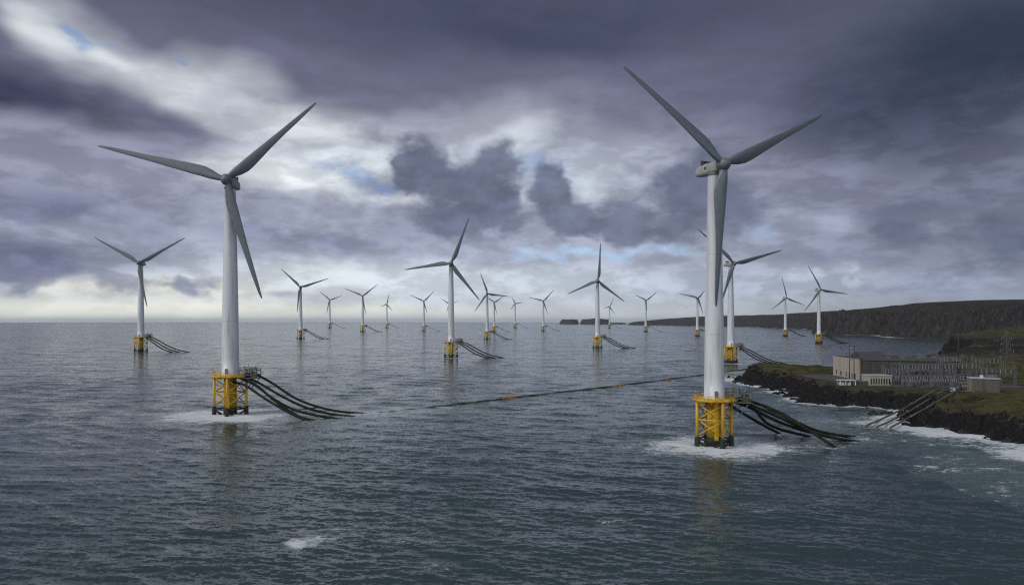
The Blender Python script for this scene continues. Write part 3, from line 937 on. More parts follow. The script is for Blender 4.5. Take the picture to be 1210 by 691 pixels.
def make_foundation(root):
    """jacket, deck, tower: everything under the nacelle, in metres for a 102 m hub"""
    for a in LEG_ANG:
        b = MB().tube([pol(LEG_R, a, 3.4), pol(LEG_R, a, DECK - 0.4)], 0.54, 12)
        leg = b.build('leg', M['yellow'], root)
        MB().tube([pol(LEG_R, a, -6), pol(LEG_R, a, 3.2), pol(LEG_R, a, 3.6)], [0.98, 0.92, 0.80], 12).build('sleeve', M['growth'], leg)
    for i in range(4):
        a, c = LEG_ANG[i], LEG_ANG[(i + 1) % 4]
        b = MB()
        for z0, z1 in ((4.2, 9.6), (10.0, 15.4)):
            b.tube([pol(LEG_R - 0.3, a, z0), pol(LEG_R - 0.3, c, z1)], 0.19, 6)
            b.tube([pol(LEG_R - 0.62, c, z0), pol(LEG_R - 0.62, a, z1)], 0.19, 6)
        b.tube([pol(LEG_R, a, 9.8), pol(LEG_R, c, 9.8)], 0.26, 6)
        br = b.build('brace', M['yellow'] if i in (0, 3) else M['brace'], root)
        d = MB()
        d.tube([pol(LEG_R, a, 2.6), pol(LEG_R, c, 2.6)], 0.34, 7)
        d.tube([pol(LEG_R, a, 2.4), pol(3.2, (a + (c if c > a else c + 2 * math.pi)) / 2, -1.0)], 0.36, 7)
        d.tube([pol(LEG_R, c, 2.4), pol(3.2, (a + (c if c > a else c + 2 * math.pi)) / 2, -1.2)], 0.34, 7)
        d.build('lower_brace', M['growth'], root)
    p = MB().lathe([(2.65, 3.0), (2.65, DECK - 0.1)], 28).build('pile', M['pile'], root)
    MB().lathe([(2.85, -6), (2.82, 3.05), (2.72, 3.3)], 28).build('growth_band', M['growth'], p)
    MB().box(-0.7, 0.7, -2.95, -2.70, 2.0, DECK - 0.5).build('boat_ladder', M['yellow'], p)
    dk = MB()
    oct_ = [pol(7.7, R(22.5 + 45 * k), 0)[:2] for k in range(8)]
    dk.prism(oct_, DECK - 0.1, DECK + 0.75)
    dk.prism([pol(7.95, R(22.5 + 45 * k), 0)[:2] for k in range(8)], DECK + 0.2, DECK + 0.55)
    deck = dk.build('deck', M['yellow'], root)
    gd = MB()
    for k in range(8):
        gd.tube([(0.4 * oct_[k][0], 0.4 * oct_[k][1], DECK - 0.55), (oct_[k][0], oct_[k][1], DECK - 0.55)], 0.22, 6)
    gd.build('deck_beam', M['brace'], deck)
    rl = MB()
    rp = [pol(7.6, R(22.5 + 45 * k), 0) for k in range(8)]
    for k in range(8):
        p0, p1 = Vector(rp[k]), Vector(rp[(k + 1) % 8])
        for j in range(4):
            q = p0.lerp(p1, j / 4)
            rl.tube([(q.x, q.y, DECK + 0.7), (q.x, q.y, DECK + 2.0)], 0.09, 5)
        for z in (1.35, 2.0):
            rl.tube([(p0.x, p0.y, DECK + z), (p1.x, p1.y, DECK + z)], 0.09, 5)
    rl.build('railing', M['yellow'], root)
    cr = MB()                                       # small davit crane on the far-left corner
    cr.tube([(-6.6, -1.5, DECK + 0.7), (-6.6, -1.5, DECK + 3.0), (-7.8, -2.4, DECK + 3.6)], 0.2, 6)
    cr.build('davit_crane', M['yellow'], root)
    # tower with a flared foot, flange rings and a door
    tw = MB().lathe([(3.85, DECK + 0.7), (3.85, DECK + 1.1), (3.65, DECK + 1.15), (3.58, 25), (3.30, 48), (2.80, 73), (2.28, 98.4), (2.33, 98.6), (2.33, 99.0)], 40)
    tower = tw.build('tower', M['tower'], root)
    for z, r in ((41, 3.385), (70, 2.865)):
        fl = MB().lathe([(r - 0.06, z), (r + 0.045, z + 0.02), (r + 0.045, z + 0.2), (r - 0.06, z + 0.22)], 40)
        fl.build('flange', M['tower'], tower)
    MB().box(-0.9, 0.2, -3.93, -3.6, DECK + 1.2, DECK + 3.7).build('door', M['steel'], tower)
    # cable rack on the right of the deck
    rk = MB()
    rnd = random.Random(4)
    for x in (5.2, 7.6, 10.0, 12.2):
        for y in (-3.0, 3.0):
            h = DECK + (4.6 if x < 11 else 2.8) + rnd.uniform(-0.6, 0.9)
            rk.tube([(x, y, DECK - 0.6), (x, y, h)], 0.17, 6)
            rk.tube([(x, y, h - 0.6), (x + 1.5, y * 0.8, h - 2.4)], 0.12, 5)
        rk.tube([(x, -3.2, DECK + 3.0), (x, 3.2, DECK + 3.0)], 0.14, 5)
    for y in (-3.0, 3.0):
        for z in (0.9, 3.0, 4.0):
            rk.tube([(4.4, y, DECK + z), (12.6, y, DECK + z - (0.6 if z > 1 else 0))], 0.15, 5)
        rk.tube([(5.2, y, DECK + 0.2), (10, y, DECK + 3.4)], 0.12, 5)
        rk.tube([(8.0, y, 11.0), (12.0, y, DECK - 0.6)], 0.2, 5)
    rk.box(5.0, 12.8, -3.4, 3.4, DECK - 0.62, DECK - 0.35)
    for k in range(8):
        x = 5 + rnd.random() * 6; y = rnd.uniform(-3, 3)
        rk.tube([(x, y, DECK), (x + rnd.uniform(-2, 2), y, DECK + rnd.uniform(3.5, 6.2))], 0.11, 5)
    rack = rk.build('cable_rack', M['steel'], root)
    b = MB().box(9.6, 11.9, -2.4, -0.6, DECK - 0.3, DECK + 2.3)
    b.box(9.8, 11.7, -2.44, -2.40, DECK + 0.2, DECK + 2.0)
    b.build('cabinet', M['olive'], rack)
    MB().box(6.2, 8.4, -1.2, 1.4, DECK - 0.3, DECK + 1.6).build('cabinet', M['dark_steel'], rack)


def make_head(root, yaw):
    """nacelle + hub, rotated round the tower axis; front is -y before yaw"""
    secs = [(-3.4, 1.9, 1.9, 0), (-2.6, 2.3, 2.3, 0), (0, 2.45, 2.5, 0.05), (4.0, 2.5, 2.6, 0.1), (8.2, 2.35, 2.3, 0.05), (10.4, 1.7, 1.6, -0.3), (11.3, 0.9, 0.8, -0.5)]
    nac = loft_y(secs).build('nacelle', M['nacelle'], root)
    nac.location = (0, 0, 101.6)
    nac.scale = (0.86, 0.9, 0.86)
    nac.rotation_euler = (0, 0, yaw)
    ck = MB().box(-1.9, 1.9, 6.0, 6.5, 2.3, 4.3)
    ck.box(-1.9, -1.6, 4.6, 6.0, 2.4, 3.9); ck.box(1.6, 1.9, 4.6, 6.0, 2.4, 3.9)
    ck.build('cooler', M['dark_steel'], nac)
    md = MB().tube([(0.6, 8.4, 2.0), (0.6, 8.4, 4.8)], 0.09, 5).tube([(0.2, 8.4, 4.4), (1.1, 8.4, 4.4)], 0.06, 5)
    md.build('weather_mast', M['dark_steel'], nac)
    MB().box(-2.56, -2.44, 2.2, 3.4, -0.2, 0.9).build('hatch', M['dark_steel'], nac)
    yr = MB().lathe([(2.38, 0), (2.52, 0.1), (2.52, 0.8), (2.3, 1.0)], 32).build('yaw_ring', M['steel'], root)
    yr.location = (0, 0, 98.7)
    hb = loft_y([(-8.0, 0.25, 0.25, 0), (-7.8, 0.9, 0.9, 0), (-7.2, 1.75, 1.75, 0), (-6.2, 2.3, 2.3, 0), (-5.0, 2.5, 2.5, 0), (-3.9, 2.35, 2.35, 0), (-3.45, 2.0, 2.0, 0)], 24, 1.0).build('hub', M['hub'], root)
    hb.location = (0, 0, 102.0)
    hb.rotation_euler = (0, 0, yaw)
    return nac, hb


TLAB = {
    'near_left': 'large white wind turbine at left with grey blades, on a yellow jacket trailing five cables',
    'near_right': 'largest white wind turbine, in front of the rocky headland, its lower blade crossing its tower',
    'far_left': 'white wind turbine farthest left, small against the open sea under the purple cloud',
    'mid': 'medium white wind turbine right of the big left one, one blade pointing steeply up',
    'mid_right': 'white wind turbine with one blade straight up, just right of the dark island hump',
    'behind_right': 'medium white wind turbine half hidden behind the largest turbine, beside the headland tip',
    'cliff_right': 'white wind turbine in front of the dark cliffs, right one of the two standing there',
    'cliff_left': 'smaller white wind turbine in front of the far cliffs, left one of the two there',
    'beside_right': 'small wind turbine on the left edge of the largest tower, before the low distant coast',
    'row_a': 'small grey wind turbine, first to the right of the big left turbine, yellow base',
    'row_b': 'tiny grey wind turbine at the horizon, second to the right of the big left turbine',
    'row_c': 'small wind turbine with raised V blades, third to the right of the big left turbine',
    'row_d': 'tiny wind turbine with one blade straight up at the horizon, left of the medium turbine',
    'row_e': 'small wind turbine with V blades just left of the medium turbine',
    'hidden': 'faint tiny wind turbine almost hidden behind the medium turbine tower',
    'row_f': 'small wind turbine just right of the medium one, with a blade level to the right',
    'row_g': 'tiny wind turbine tucked behind the small one right of the medium turbine',
    'row_h': 'faintest tiny wind turbine alone at the horizon, left of the small V-bladed one mid-sea',
    'row_i': 'small wind turbine with V blades on open sea just left of the dark island',
    'island': 'tiny wind turbine seen against the right end of the dark island',
    'row_j': 'small wind turbine with V blades at the left end of the low distant coast',
}
proto = None
for t in TURB:
    loc = (t['X'], t['D'], 0)
    if proto is None:
        root = empty('wind_turbine', loc, TLAB[t['key']], 'wind turbine', 'offshore wind turbines', 0, t['s'])
        make_foundation(root)
        nac, hb = make_head(root, t['yaw'])
        proto = root
        parts0 = list(root.children)
    else:
        root = proto.copy(); COL.objects.link(root)
        root.location = loc; root.scale = (t['s'],) * 3; root['label'] = TLAB[t['key']]
        for ch in parts0:
            c = copy_tree(ch, root)
            if ch in (nac, hb): c.rotation_euler = (0, 0, t['yaw'])
    # rotor: blades of one wheel, each turned to the tip direction seen in the photo
    s, yaw, D, X = t['s'], t['yaw'], t['D'], t['X']
    nrm = Vector((math.sin(yaw), -math.cos(yaw), 0))
    hub_l = Vector((0, 0, 102.0)) + nrm * 5.2
    hub_w = Vector(loc) + hub_l * s
    eye = Vector((0, 0, EYE))
    for tip in t['tips']:
        ray = Vector(((tip[0] - 605) / F, 1.0, -(tip[1] - 380) / F))
        k = (hub_w - eye).dot(nrm) / ray.dot(nrm)
        pt = eye + ray * k
        d = (pt - hub_w)
        ln = d.length / s
        d.normalize()
        lead = d.cross(-nrm).normalized() * 1.0
        yv = d.cross(lead)
        mat = Matrix((lead, yv, d)).transposed().to_4x4()
        b = bpy.data.objects.new('blade', BLADE)
        COL.objects.link(b)
        b.parent = root
        b.matrix_local = Matrix.Translation(hub_l) @ mat @ Matrix.Diagonal((1, 1, ln / BL0, 1))

# ================================================================= cables from the turbines to the sea
def spline(pts, n=28):
    pts = [Vector(p) for p in pts]
    P = [pts[0] * 2 - pts[1]] + pts + [pts[-1] * 2 - pts[-2]]
    out = []
    m = max(2, n // (len(pts) - 1))
    for i in range(1, len(P) - 2):
        for j in range(m):
            t = j / m
            a, b, c, d = P[i - 1], P[i], P[i + 1], P[i + 2]
            out.append(0.5 * ((2 * b) + (c - a) * t + (2 * a - 5 * b + 4 * c - d) * t * t + (3 * b - a - 3 * c + d) * t ** 3))
    out.append(pts[-1])
    return out


def px_cable(D0, D1, pts, r, label, group):
    n = len(pts)
    ws = [at(p[0], p[1], D0 + (D1 - D0) * (i / (n - 1))) for i, p in enumerate(pts)]
    ws[-1].z = -0.25
    ws.append(ws[-1] + (ws[-1] - ws[-2]).normalized() * 3 + Vector((0, 0, -1.0)))
    sp = spline(ws, 40)
    o = MB().tube([p - ws[0] for p in sp], r, 10).build('sea_cable', M['cable'])
    o.location = ws[0]
    tag(o, label, 'cable', group)


tl = TURB[0]
GL = 'cables of the big left turbine'
for pts, y1, lab in [
    ([(299, 441), (305, 443.3), (322.5, 453), (346, 468.6), (369.3, 478.4), (396.6, 485.2), (431.7, 488.2)], 488.2, 'topmost thick dark cable sweeping from the big left turbine rack to the pale streak'),
    ([(286, 443), (293.3, 446.2), (309, 454), (334.2, 468.6), (361.5, 481.3), (390.8, 489), (418, 491.6)], 491.6, 'second dark cable from the top at the big left turbine, ending by the pale streak'),
    ([(282, 446), (289.4, 449), (303, 456), (322.5, 470.6), (346, 483.2), (371.3, 490), (397.6, 493.8)], 493.8, 'middle dark cable of the big left turbine, crossed by the steeper one'),
    ([(284, 444), (292.3, 448.1), (307, 457.9), (318.6, 468.6), (334.2, 480.3), (353.7, 492), (371, 496.0)], 496.0, 'steepest dark cable of the big left turbine, crossing below the middle one'),
    ([(272, 449.5), (279.6, 452), (291.3, 456), (312.8, 470.6), (334.2, 483.2), (351, 492), (364, 496.6)], 496.6, 'lowest dark cable of the big left turbine, leaving from under the deck'),
]:
    px_cable(tl['D'], depth(y1), pts, 0.58, lab, GL)
q0, q1 = at(341, 485.6, 350), at(376, 481.2, 352)
ob = MB().tube([(0, 0, 0), (q1 - q0) * 0.5 + Vector((0, 0, 0.25)), q1 - q0], 0.42, 8).build('cable_spreader', M['olive'])
ob.location = q0
tag(ob, 'olive spreader bar lying across the cables of the big left turbine', 'spreader bar')
GR = 'cables of the largest turbine'
tr = TURB[1]
for pts, y1, lab in [
    ([(862, 468.8), (866.3, 470.3), (889.8, 475), (920.3, 486.8), (943.8, 499.7), (967.3, 509), (990.7, 513.8), (1011, 515.6)], 515.6, 'uppermost dark cable arcing from the largest turbine to the foam at far right'),
    ([(866, 471.5), (887.5, 478.6), (918, 491.5), (950.8, 506.7), (979, 516), (1014.2, 521)], 521, 'long dark cable of the largest turbine ending farthest right in the foam'),
    ([(861, 472), (868.7, 475), (887.5, 482), (915.6, 496.2), (943.8, 506.7), (967, 512.6), (1004.8, 520.5)], 520.5, 'dark cable of the largest turbine running in the middle of the bundle'),
    ([(884, 474), (894.5, 486.8), (906.2, 499.7), (925, 507.9), (957, 515.2)], 515.2, 'dark cable of the largest turbine that drops steeply, then runs flat'),
    ([(905, 481.5), (925, 490.5), (943.8, 500.9), (962.6, 512.6), (987.2, 528)], 528, 'dark cable of the largest turbine reaching the water nearest the viewer'),
    ([(859, 476.5), (866.3, 480.9), (887.5, 493.8), (906.2, 504.4), (922, 512)], 512, 'short low dark cable of the largest turbine, entering the water soonest'),
]:
    D0 = tr['D'] if pts[0][0] < 890 else 264
    px_cable(D0, depth(y1), pts, 0.54, lab, GR)

CURVE = [[(9.0, -1.5, 17.4), (14, -2, 16.6), (22, -3, 13.0), (33, -3.5, 7.0), (44, -4, 2.6), (56, -4.5, 0.1), (60, -4.6, -0.7)],
         [(9.0, -2.5, 16.6), (13, -3, 15.0), (20, -4, 11.2), (29, -5, 6.0), (38, -6, 2.2), (47, -7, 0.0), (51, -7.2, -0.8)],
         [(8.0, -3.0, 15.6), (12, -3.6, 13.6), (18, -4.8, 9.4), (26, -6.2, 4.6), (34, -8, 1.5), (41, -9.4, 0.0), (44, -9.8, -0.8)]]
CABLE = [MB().tube(spline(c, 36), r, 8).mesh('sea_cable', M['cable']) for c, r in zip(CURVE, (0.62, 0.66, 0.62))]
STR = {3: ('upper', 'middle', 'lower'), 2: ('upper', 'lower'), 1: ('single',)}
WHO = {'far_left': 'the turbine farthest left', 'mid': 'the medium turbine', 'mid_right': 'the turbine right of the island hump', 'behind_right': 'the turbine half hidden by the largest', 'cliff_right': 'the right turbine before the cliffs', 'cliff_left': 'the left turbine before the cliffs', 'beside_right': 'the turbine touching the largest tower', 'row_a': 'the turbine next right of the left giant', 'row_b': 'the second turbine right of the left giant', 'row_c': 'the third turbine right of the left giant', 'row_e': 'the V-bladed turbine left of the medium one', 'row_d': 'the tiny horizon turbine with upright blade', 'row_f': 'the turbine just right of the medium one', 'row_g': 'the tiny turbine tucked behind another', 'row_h': 'the faintest lone horizon turbine', 'row_i': 'the V-bladed turbine left of the island', 'island': 'the tiny turbine before the island', 'row_j': 'the turbine before the low coast end'}
NCAB = {'far_left': 3, 'mid': 3, 'mid_right': 3, 'behind_right': 3, 'cliff_right': 3, 'cliff_left': 2, 'beside_right': 2, 'row_a': 2, 'row_f': 2, 'row_g': 1, 'row_c': 2, 'row_e': 1, 'row_i': 1, 'row_j': 1, 'row_b': 1, 'row_d': 1, 'row_h': 1, 'island': 1}
for t in TURB:
    for i in range(NCAB.get(t['key'], 0)):
        o = bpy.data.objects.new('sea_cable', CABLE[i]); COL.objects.link(o)
        o.location = (t['X'], t['D'], 0); o.scale = (t['s'],) * 3
        if t['key'] == 'behind_right': o.scale = (t['s'] * 0.95,) * 3
        tag(o, f"{STR[NCAB[t['key']]][i]} dark cable sloping seaward from {WHO[t['key']]}", 'cable', 'cables of the distant turbines')

# ================================================================= floating boom line
bp = [(446, 487.4), (480, 484), (545, 477), (600, 470.5), (640, 466), (735, 455), (820, 444.3), (860, 439), (896, 434)]
bw = [Vector((*wl(*p), -0.35 if p[0] < 500 else 0.1)) for p in bp]
sp = spline(bw, 64)
rb = random.Random(3)
sp = [p + Vector((rb.uniform(-.3, .3), rb.uniform(-.6, .6), 0.15 * math.sin(i * 1.7))) for i, p in enumerate(sp)]
bo = MB().tube([p - sp[0] for p in sp], 0.55, 8).build('floating_boom', M['boom'])
bo.location = sp[0]
tag(bo, 'long dark floating boom with orange floats lying across the sea towards the headland', 'boom')


def along(q):
    i = min(int(q * (len(sp) - 1)), len(sp) - 2); f = q * (len(sp) - 1) - i
    return sp[i].lerp(sp[i + 1], f), (sp[i + 1] - sp[i]).normalized()


for px_, ln in ((597, 6.5), (604, 6.0), (727, 7), (733, 6), (790, 8)):
    q = min(range(400), key=lambda k: abs(605 + along(k / 400)[0].x / along(k / 400)[0].y * F - px_)) / 400
    c, d = along(q)
    c = c - sp[0]
    MB().tube([c - d * ln / 2, c - d * ln * 0.42, c + d * ln * 0.42, c + d * ln / 2], [0.5, 0.9, 0.9, 0.5], 10).build('float', M['float'], bo)

# ================================================================= pipelines coming ashore
for pts, lab in [
    ([(1116, 460, 8.2), (1104, 461.2, 8.3), (1067, 483.0, 3.4), (1036, 497.5, 0.3), (1022, 503, -1.2)], 'leftmost of three pale pipelines running from the station down into the surf'),
    ([(1124, 460.2, 8.2), (1114, 461.6, 8.3), (1072, 487.3, 3.4), (1046, 500.0, 0.2), (1034, 505, -1.3)], 'middle of three pale pipelines running from the station down into the surf'),
    ([(1150, 463.2, 8.2), (1128, 462.4, 8.3), (1083, 488.4, 3.5), (1064, 498.5, 0.6), (1050, 506, -1.4)], 'rightmost of three pale pipelines, bending towards the small flat-roofed block'),
]:
    pp = [np.linspace(p[:2], q[:2], 9)[:-1] for p, q in zip(pts[:-1], pts[1:])]
    pp = np.concatenate(pp + [np.array([pts[-1][:2]])])
    dense = []
    for px, py in pp:
        Ds = np.arange(250, 480, 0.5)
        zr = EYE - (py - 380) / F * Ds
        gz = np.maximum(land_height((px - 605) / F * Ds, Ds)[0], 0.0) + 0.9
        hit = np.argmax(zr <= gz)
        dense.append(at(px, py, Ds[hit]))
    zs = np.array([p.y for p in dense])
    for _ in range(10): zs[1:-1] = (zs[:-2] + zs[1:-1] * 2 + zs[2:]) / 4
    dense = [at(px, py, d) + Vector((0, -0.6, 0.25)) for (px, py), d in zip(pp, zs)]
    dense[-1].z = -0.9
    ws = dense
    o = MB().tube([p - ws[0] for p in dense], 0.42, 12).build('shore_pipeline', M['pipe'])
    o.location = ws[0]
    tag(o, lab, 'pipeline', 'pale pipelines coming ashore')
    cl = MB()
    for q in (0.45, 0.62, 0.78):
        p = dense[int(q * (len(dense) - 1))]
        p2 = dense[int(q * (len(dense) - 1)) + 1]
        d = (p2 - p).normalized()
        cl.tube([p - d * 0.35 - ws[0], p + d * 0.35 - ws[0]], 0.54, 12)
    cl.build('collar', M['concrete_mid'], o)

# ================================================================= the station on the headland
G0 = 8.0


def quad_wall_openings(parent, p0, p1, z0, specs, mat, name='window'):
    """openings on the wall p0->p1 (outside on the right hand): (start m, width, sill, height)"""
    a, b = Vector((*p0, 0)), Vector((*p1, 0))
    d = (b - a).normalized(); nrm = Vector((d.y, -d.x, 0))
    for s0, wd, sill, hh in specs:
        c = MB()
        q0, q1 = a + d * s0, a + d * (s0 + wd)
        pts = [q0 + nrm * 0.06, q1 + nrm * 0.06, q1 - nrm * 0.1, q0 - nrm * 0.1]
        c.prism([(p.x, p.y) for p in pts][::-1] if False else [(p.x, p.y) for p in pts], z0 + sill, z0 + sill + hh)
        c.build(name, mat, parent)


# main hall: side light painted in, gable coloured as lit, long side as shaded
A, B, Cc, E = (220.5, 450.0), (223.5, 494.0), (300, 485), (274, 434)
mb = empty('power_hall', (A[0], A[1], G0), 'big flat-roofed hall with lit end wall and long shaded side on the headland', 'building')
rel = lambda p: (p[0] - A[0], p[1] - A[1])
a, b, c, e = rel(A), rel(B), rel(Cc), rel(E)
H = 12.8
hall = MB().prism([a, e, c, b], -2.5, H).build('wall', M['concrete_dark'], mb)
t_ = 0.35
ends = MB().prism([(a[0] - t_, a[1] + 0.05), (a[0] - 0.003, a[1] + 0.05), (b[0] - 0.003, b[1] - 0.02), (b[0] - t_, b[1] - 0.02)], -2.5, H + 0.4)
endw = ends.build('end_wall', M['concrete_lit'], mb)
rf = MB().prism([(a[0] - 0.1, a[1] - 0.35), (e[0] + 0.3, e[1] - 0.35), (c[0] + 0.3, c[1] + 0.2), (b[0] - 0.1, b[1] + 0.2)], H + 0.004, H + 0.55)
roof = rf.build('roof', M['roof'], mb)
MB().prism([(a[0] + 0.3, a[1] - 0.62), (e[0] + 0.1, e[1] - 0.62), (e[0] + 0.1, e[1] - 0.37), (a[0] + 0.3, a[1] - 0.37)], H - 0.15, H + 0.62).build('coping', M['brown_render'], roof)
# roof plant house, low gable
rh = MB()
x0, x1, y0, y1 = 7, 24, 12, 30
z = H + 0.55
rh.add([(x0, y0, z), (x1, y0, z), (x1, y1, z), (x0, y1, z), (x0, (y0 + y1) / 2, z + 4.0), (x1, (y0 + y1) / 2, z + 4.0), ],
       [(0, 1, 5, 4), (2, 3, 4, 5), (0, 4, 3), (1, 2, 5)])
rh.build('roof_house', M['roof'], mb)
MB().box(26, 36, 14, 26, H + 0.56, H + 2.2).build('roof_house', M['brown_render'], mb)
rv = MB()
for x, y, s in ((30, 8, 1.2), (40, 6, 1.0), (46, 14, 1.6), (20, 6, 0.8), (52, 10, 1.1)):
    rv.box(x, x + 2.2 * s, y, y + 2 * s, H + 0.55, H + 0.55 + 1.5 * s)
rv.build('roof_vent', M['steel'], mb)
# tall slot openings low on the end wall
aw, bw_ = (a[0] - t_, a[1]), (b[0] - t_, b[1])
quad_wall_openings(mb, bw_, aw, 0, [(5.5, 1.4, 1.2, 3.0), (13, 1.8, 0.8, 3.0), (22, 1.4, 0.5, 3.4), (27, 1.4, 0.3, 3.6), (31.5, 1.4, 0.2, 3.6), (36, 1.6, 0, 3.6)], M['opening'])
# pilasters and high dim strip on the dark side
pl = MB()
av, ev = Vector((*a, 0)), Vector((*e, 0))
dd = (ev - av).normalized(); nn = Vector((dd.y, -dd.x, 0)); LL = (ev - av).length
for k in range(12):
    q = av + dd * (1 + k * (LL - 2) / 11)
    q0, q1 = q - dd * 0.25, q + dd * 0.25
    pl.prism([(p.x, p.y) for p in (q0 + nn * 0.28, q1 + nn * 0.28, q1 + nn * 0.004, q0 + nn * 0.004)], -2, H - 0.2)
pl.build('pilaster', M['concrete_dark'], mb)
quad_wall_openings(mb, a, e, 0, [(19 + 4.2 * k, 2.6, 8.2, 1.6) for k in range(9)], M['opening'])

fr = MB()
for s0 in np.linspace(17.5, 46, 20):
    q = av + dd * float(s0)
    q0, q1 = q - dd * 0.22, q + dd * 0.22
    fr.prism([(p.x, p.y) for p in (q0 + nn * 0.35, q1 + nn * 0.35, q1 + nn * 0.01, q0 + nn * 0.01)], 7.7, 10.4)
for z0 in (7.3, 10.4, 3.6):
    q0, q1 = av + dd * 17, av + dd * 46.5
    fr.prism([(p.x, p.y) for p in (q0 + nn * 0.4, q1 + nn * 0.4, q1 + nn * 0.012, q0 + nn * 0.012)], z0, z0 + 0.3)
fr.build('window_frame', M['galv'], mb)
quad_wall_openings(mb, a, e, 0, [(19 + 3.1 * k, 2.2, 0.8, 2.4) for k in range(9)], M['opening'])

# low cream annexe with a row of tall windows
ax = empty('annexe', (208.0, 414.0, G0), 'low cream annexe with a row of narrow windows in front of the dark hall', 'building')
MB().box(0, 13.2, 0, 9, -1.5, 5.4).build('wall', M['cream'], ax)
MB().box(-0.3, 13.5, -0.3, 9.3, 5.404, 5.9).build('roof', M['pale_roof'], ax)
for k in range(8):
    MB().box(0.9 + k * 1.5, 1.65 + k * 1.5, -0.05, 0.08, 0.7, 3.9).build('window', M['opening'], ax)
MB().box(12.0, 12.8, -0.05, 0.08, 0.0, 2.4).build('door', M['dark_steel'], ax)

# white open-fronted shed and grey units beside it
sh = empty('open_shed', (191.2, 414.0, G0), 'small white open-fronted shed by the corner of the pale wall', 'shed')
MB().box(-0.3, 9.5, -0.3, 5, 2.7, 3.1).build('roof', M['white'], sh)
MB().box(0, 9.2, 3.2, 4.6, -1.2, 2.696).build('back_wall', M['concrete_mid'], sh)
for x in (0.0, 3.0, 5.6, 8.7):
    MB().box(x, x + 0.5, 0, 0.5, -1.2, 2.696).build('post', M['white'], sh)
MB().box(0.7, 2.6, 0.5, 3.1, -1.2, 1.7).build('panel', M['white'], sh)
MB().box(4.6, 6.0, 0.8, 3.1, -1.2, 1.5).build('panel', M['white'], sh)
for i, (x, lab) in enumerate(((201.4, 'grey steel container right beside the white open shed'), (205.0, 'grey steel container between the first container and the cream annexe'))):
    ct = empty('container', (x, 415.0, G0), lab, 'container', 'grey containers by the shed')
    MB().box(0, 3.1, 0, 2.4, -0.6, 2.3).build('shell', M['transformer'], ct)
    MB().box(0.3, 1.4, -0.06, -0.003, 0, 2.0).build('door', M['dark_steel'], ct)
    MB().box(1.6, 2.8, -0.06, -0.003, 0, 2.0).build('door', M['dark_steel'], ct)

# small flat block on the near headland
sb = empty('flat_block', (239.8, 371.0, G0), 'small windowless block with pale flat roof on the near grass', 'building', None, R(-22))
MB().box(0, 12.4, 0, 9, -2, 7.3).build('wall', M['brown_render'], sb)
MB().box(-0.35, -0.003, 0.02, 9, -2, 7.3).build('end_wall', M['concrete_mid'], sb)  # lighter colour than the brown front, side light painted in
MB().box(-0.6, 12.8, -0.4, 9.4, 7.304, 7.75).build('roof', M['pale_roof'], sb)
MB().box(4.4, 5.6, 2, 4, 7.754, 9.2).build('roof_unit', M['white'], sb)
MB().box(7.4, 12.0, 3, 7, 7.754, 9.3).build('roof_unit', M['galv'], sb)
MB().box(5.2, 6.3, -0.06, -0.003, 0, 2.3).build('door', M['dark_steel'], sb)
wc = empty('white_cabinet', (234.0, 378.0, G0), 'tiny white cabinet standing left of the small flat block', 'cabinet')
MB().box(0, 1.9, 0, 1.5, -0.5, 1.75).build('shell', M['white'], wc)
MB().box(-0.1, 2.0, -0.1, 1.6, 1.754, 1.95).build('lid', M['pale_roof'], wc)
tk = empty('dark_tank', (238.2, 379.5, G0), 'dark squat tank between the white cabinet and the small flat block', 'tank')
MB().lathe([(1.7, -0.6), (1.7, 2.4), (1.2, 2.9), (0.2, 3.1)], 20).build('shell', M['dark_steel'], tk)
MB().tube([(0, 0, 3.0), (0, 0, 3.6)], 0.25, 8).build('vent', M['steel'], tk)
lr = empty('low_store', (318.0, 432.0, ground_z(318, 432)), 'low store with pale roof at the right edge beside the pylon', 'building')
MB().box(0, 14, 0, 8, -2, 2.6).build('wall', M['concrete_mid'], lr)
MB().box(-0.4, 14.4, -0.4, 8.4, 2.604, 3.0).build('roof', M['galv'], lr)

# yard and road laid on the levelled ground
def sheet(name, pts, z, mat):
    o = MB().add([(x, y, z) for x, y in pts], [tuple(range(len(pts)))]).build(name, mat)
    return tag(o, None, None, kind='structure')


sheet('yard', [(205, 424), (217, 404), (248, 398), (290, 398), (296, 430), (275, 433.2), (220.2, 449.2), (222.8, 496), (200, 497), (196, 470), (201, 440)], G0 + 0.05, M['asphalt'])


# ---- switchyard
def lattice_post(mbd, x, y, z0, z1, w0, w1, n, r=0.07):
    cs = [(-1, -1), (1, -1), (1, 1), (-1, 1)]
    lev = [(z0 + (z1 - z0) * i / n, w0 + (w1 - w0) * i / n) for i in range(n + 1)]
    for k in range(4):
        mbd.tube([(x + cs[k][0] * w0, y + cs[k][1] * w0, z0), (x + cs[k][0] * w1, y + cs[k][1] * w1, z1)], r * 1.5, 4, False)
        c0, c1 = cs[k], cs[(k + 1) % 4]
        for i in range(n):
            (za, wa), (zb, wb) = lev[i], lev[i + 1]
            p, q = (c0, c1) if (i + k) % 2 else (c1, c0)
            mbd.tube([(x + p[0] * wa, y + p[1] * wa, za), (x + q[0] * wb, y + q[1] * wb, zb)], r, 4, False)


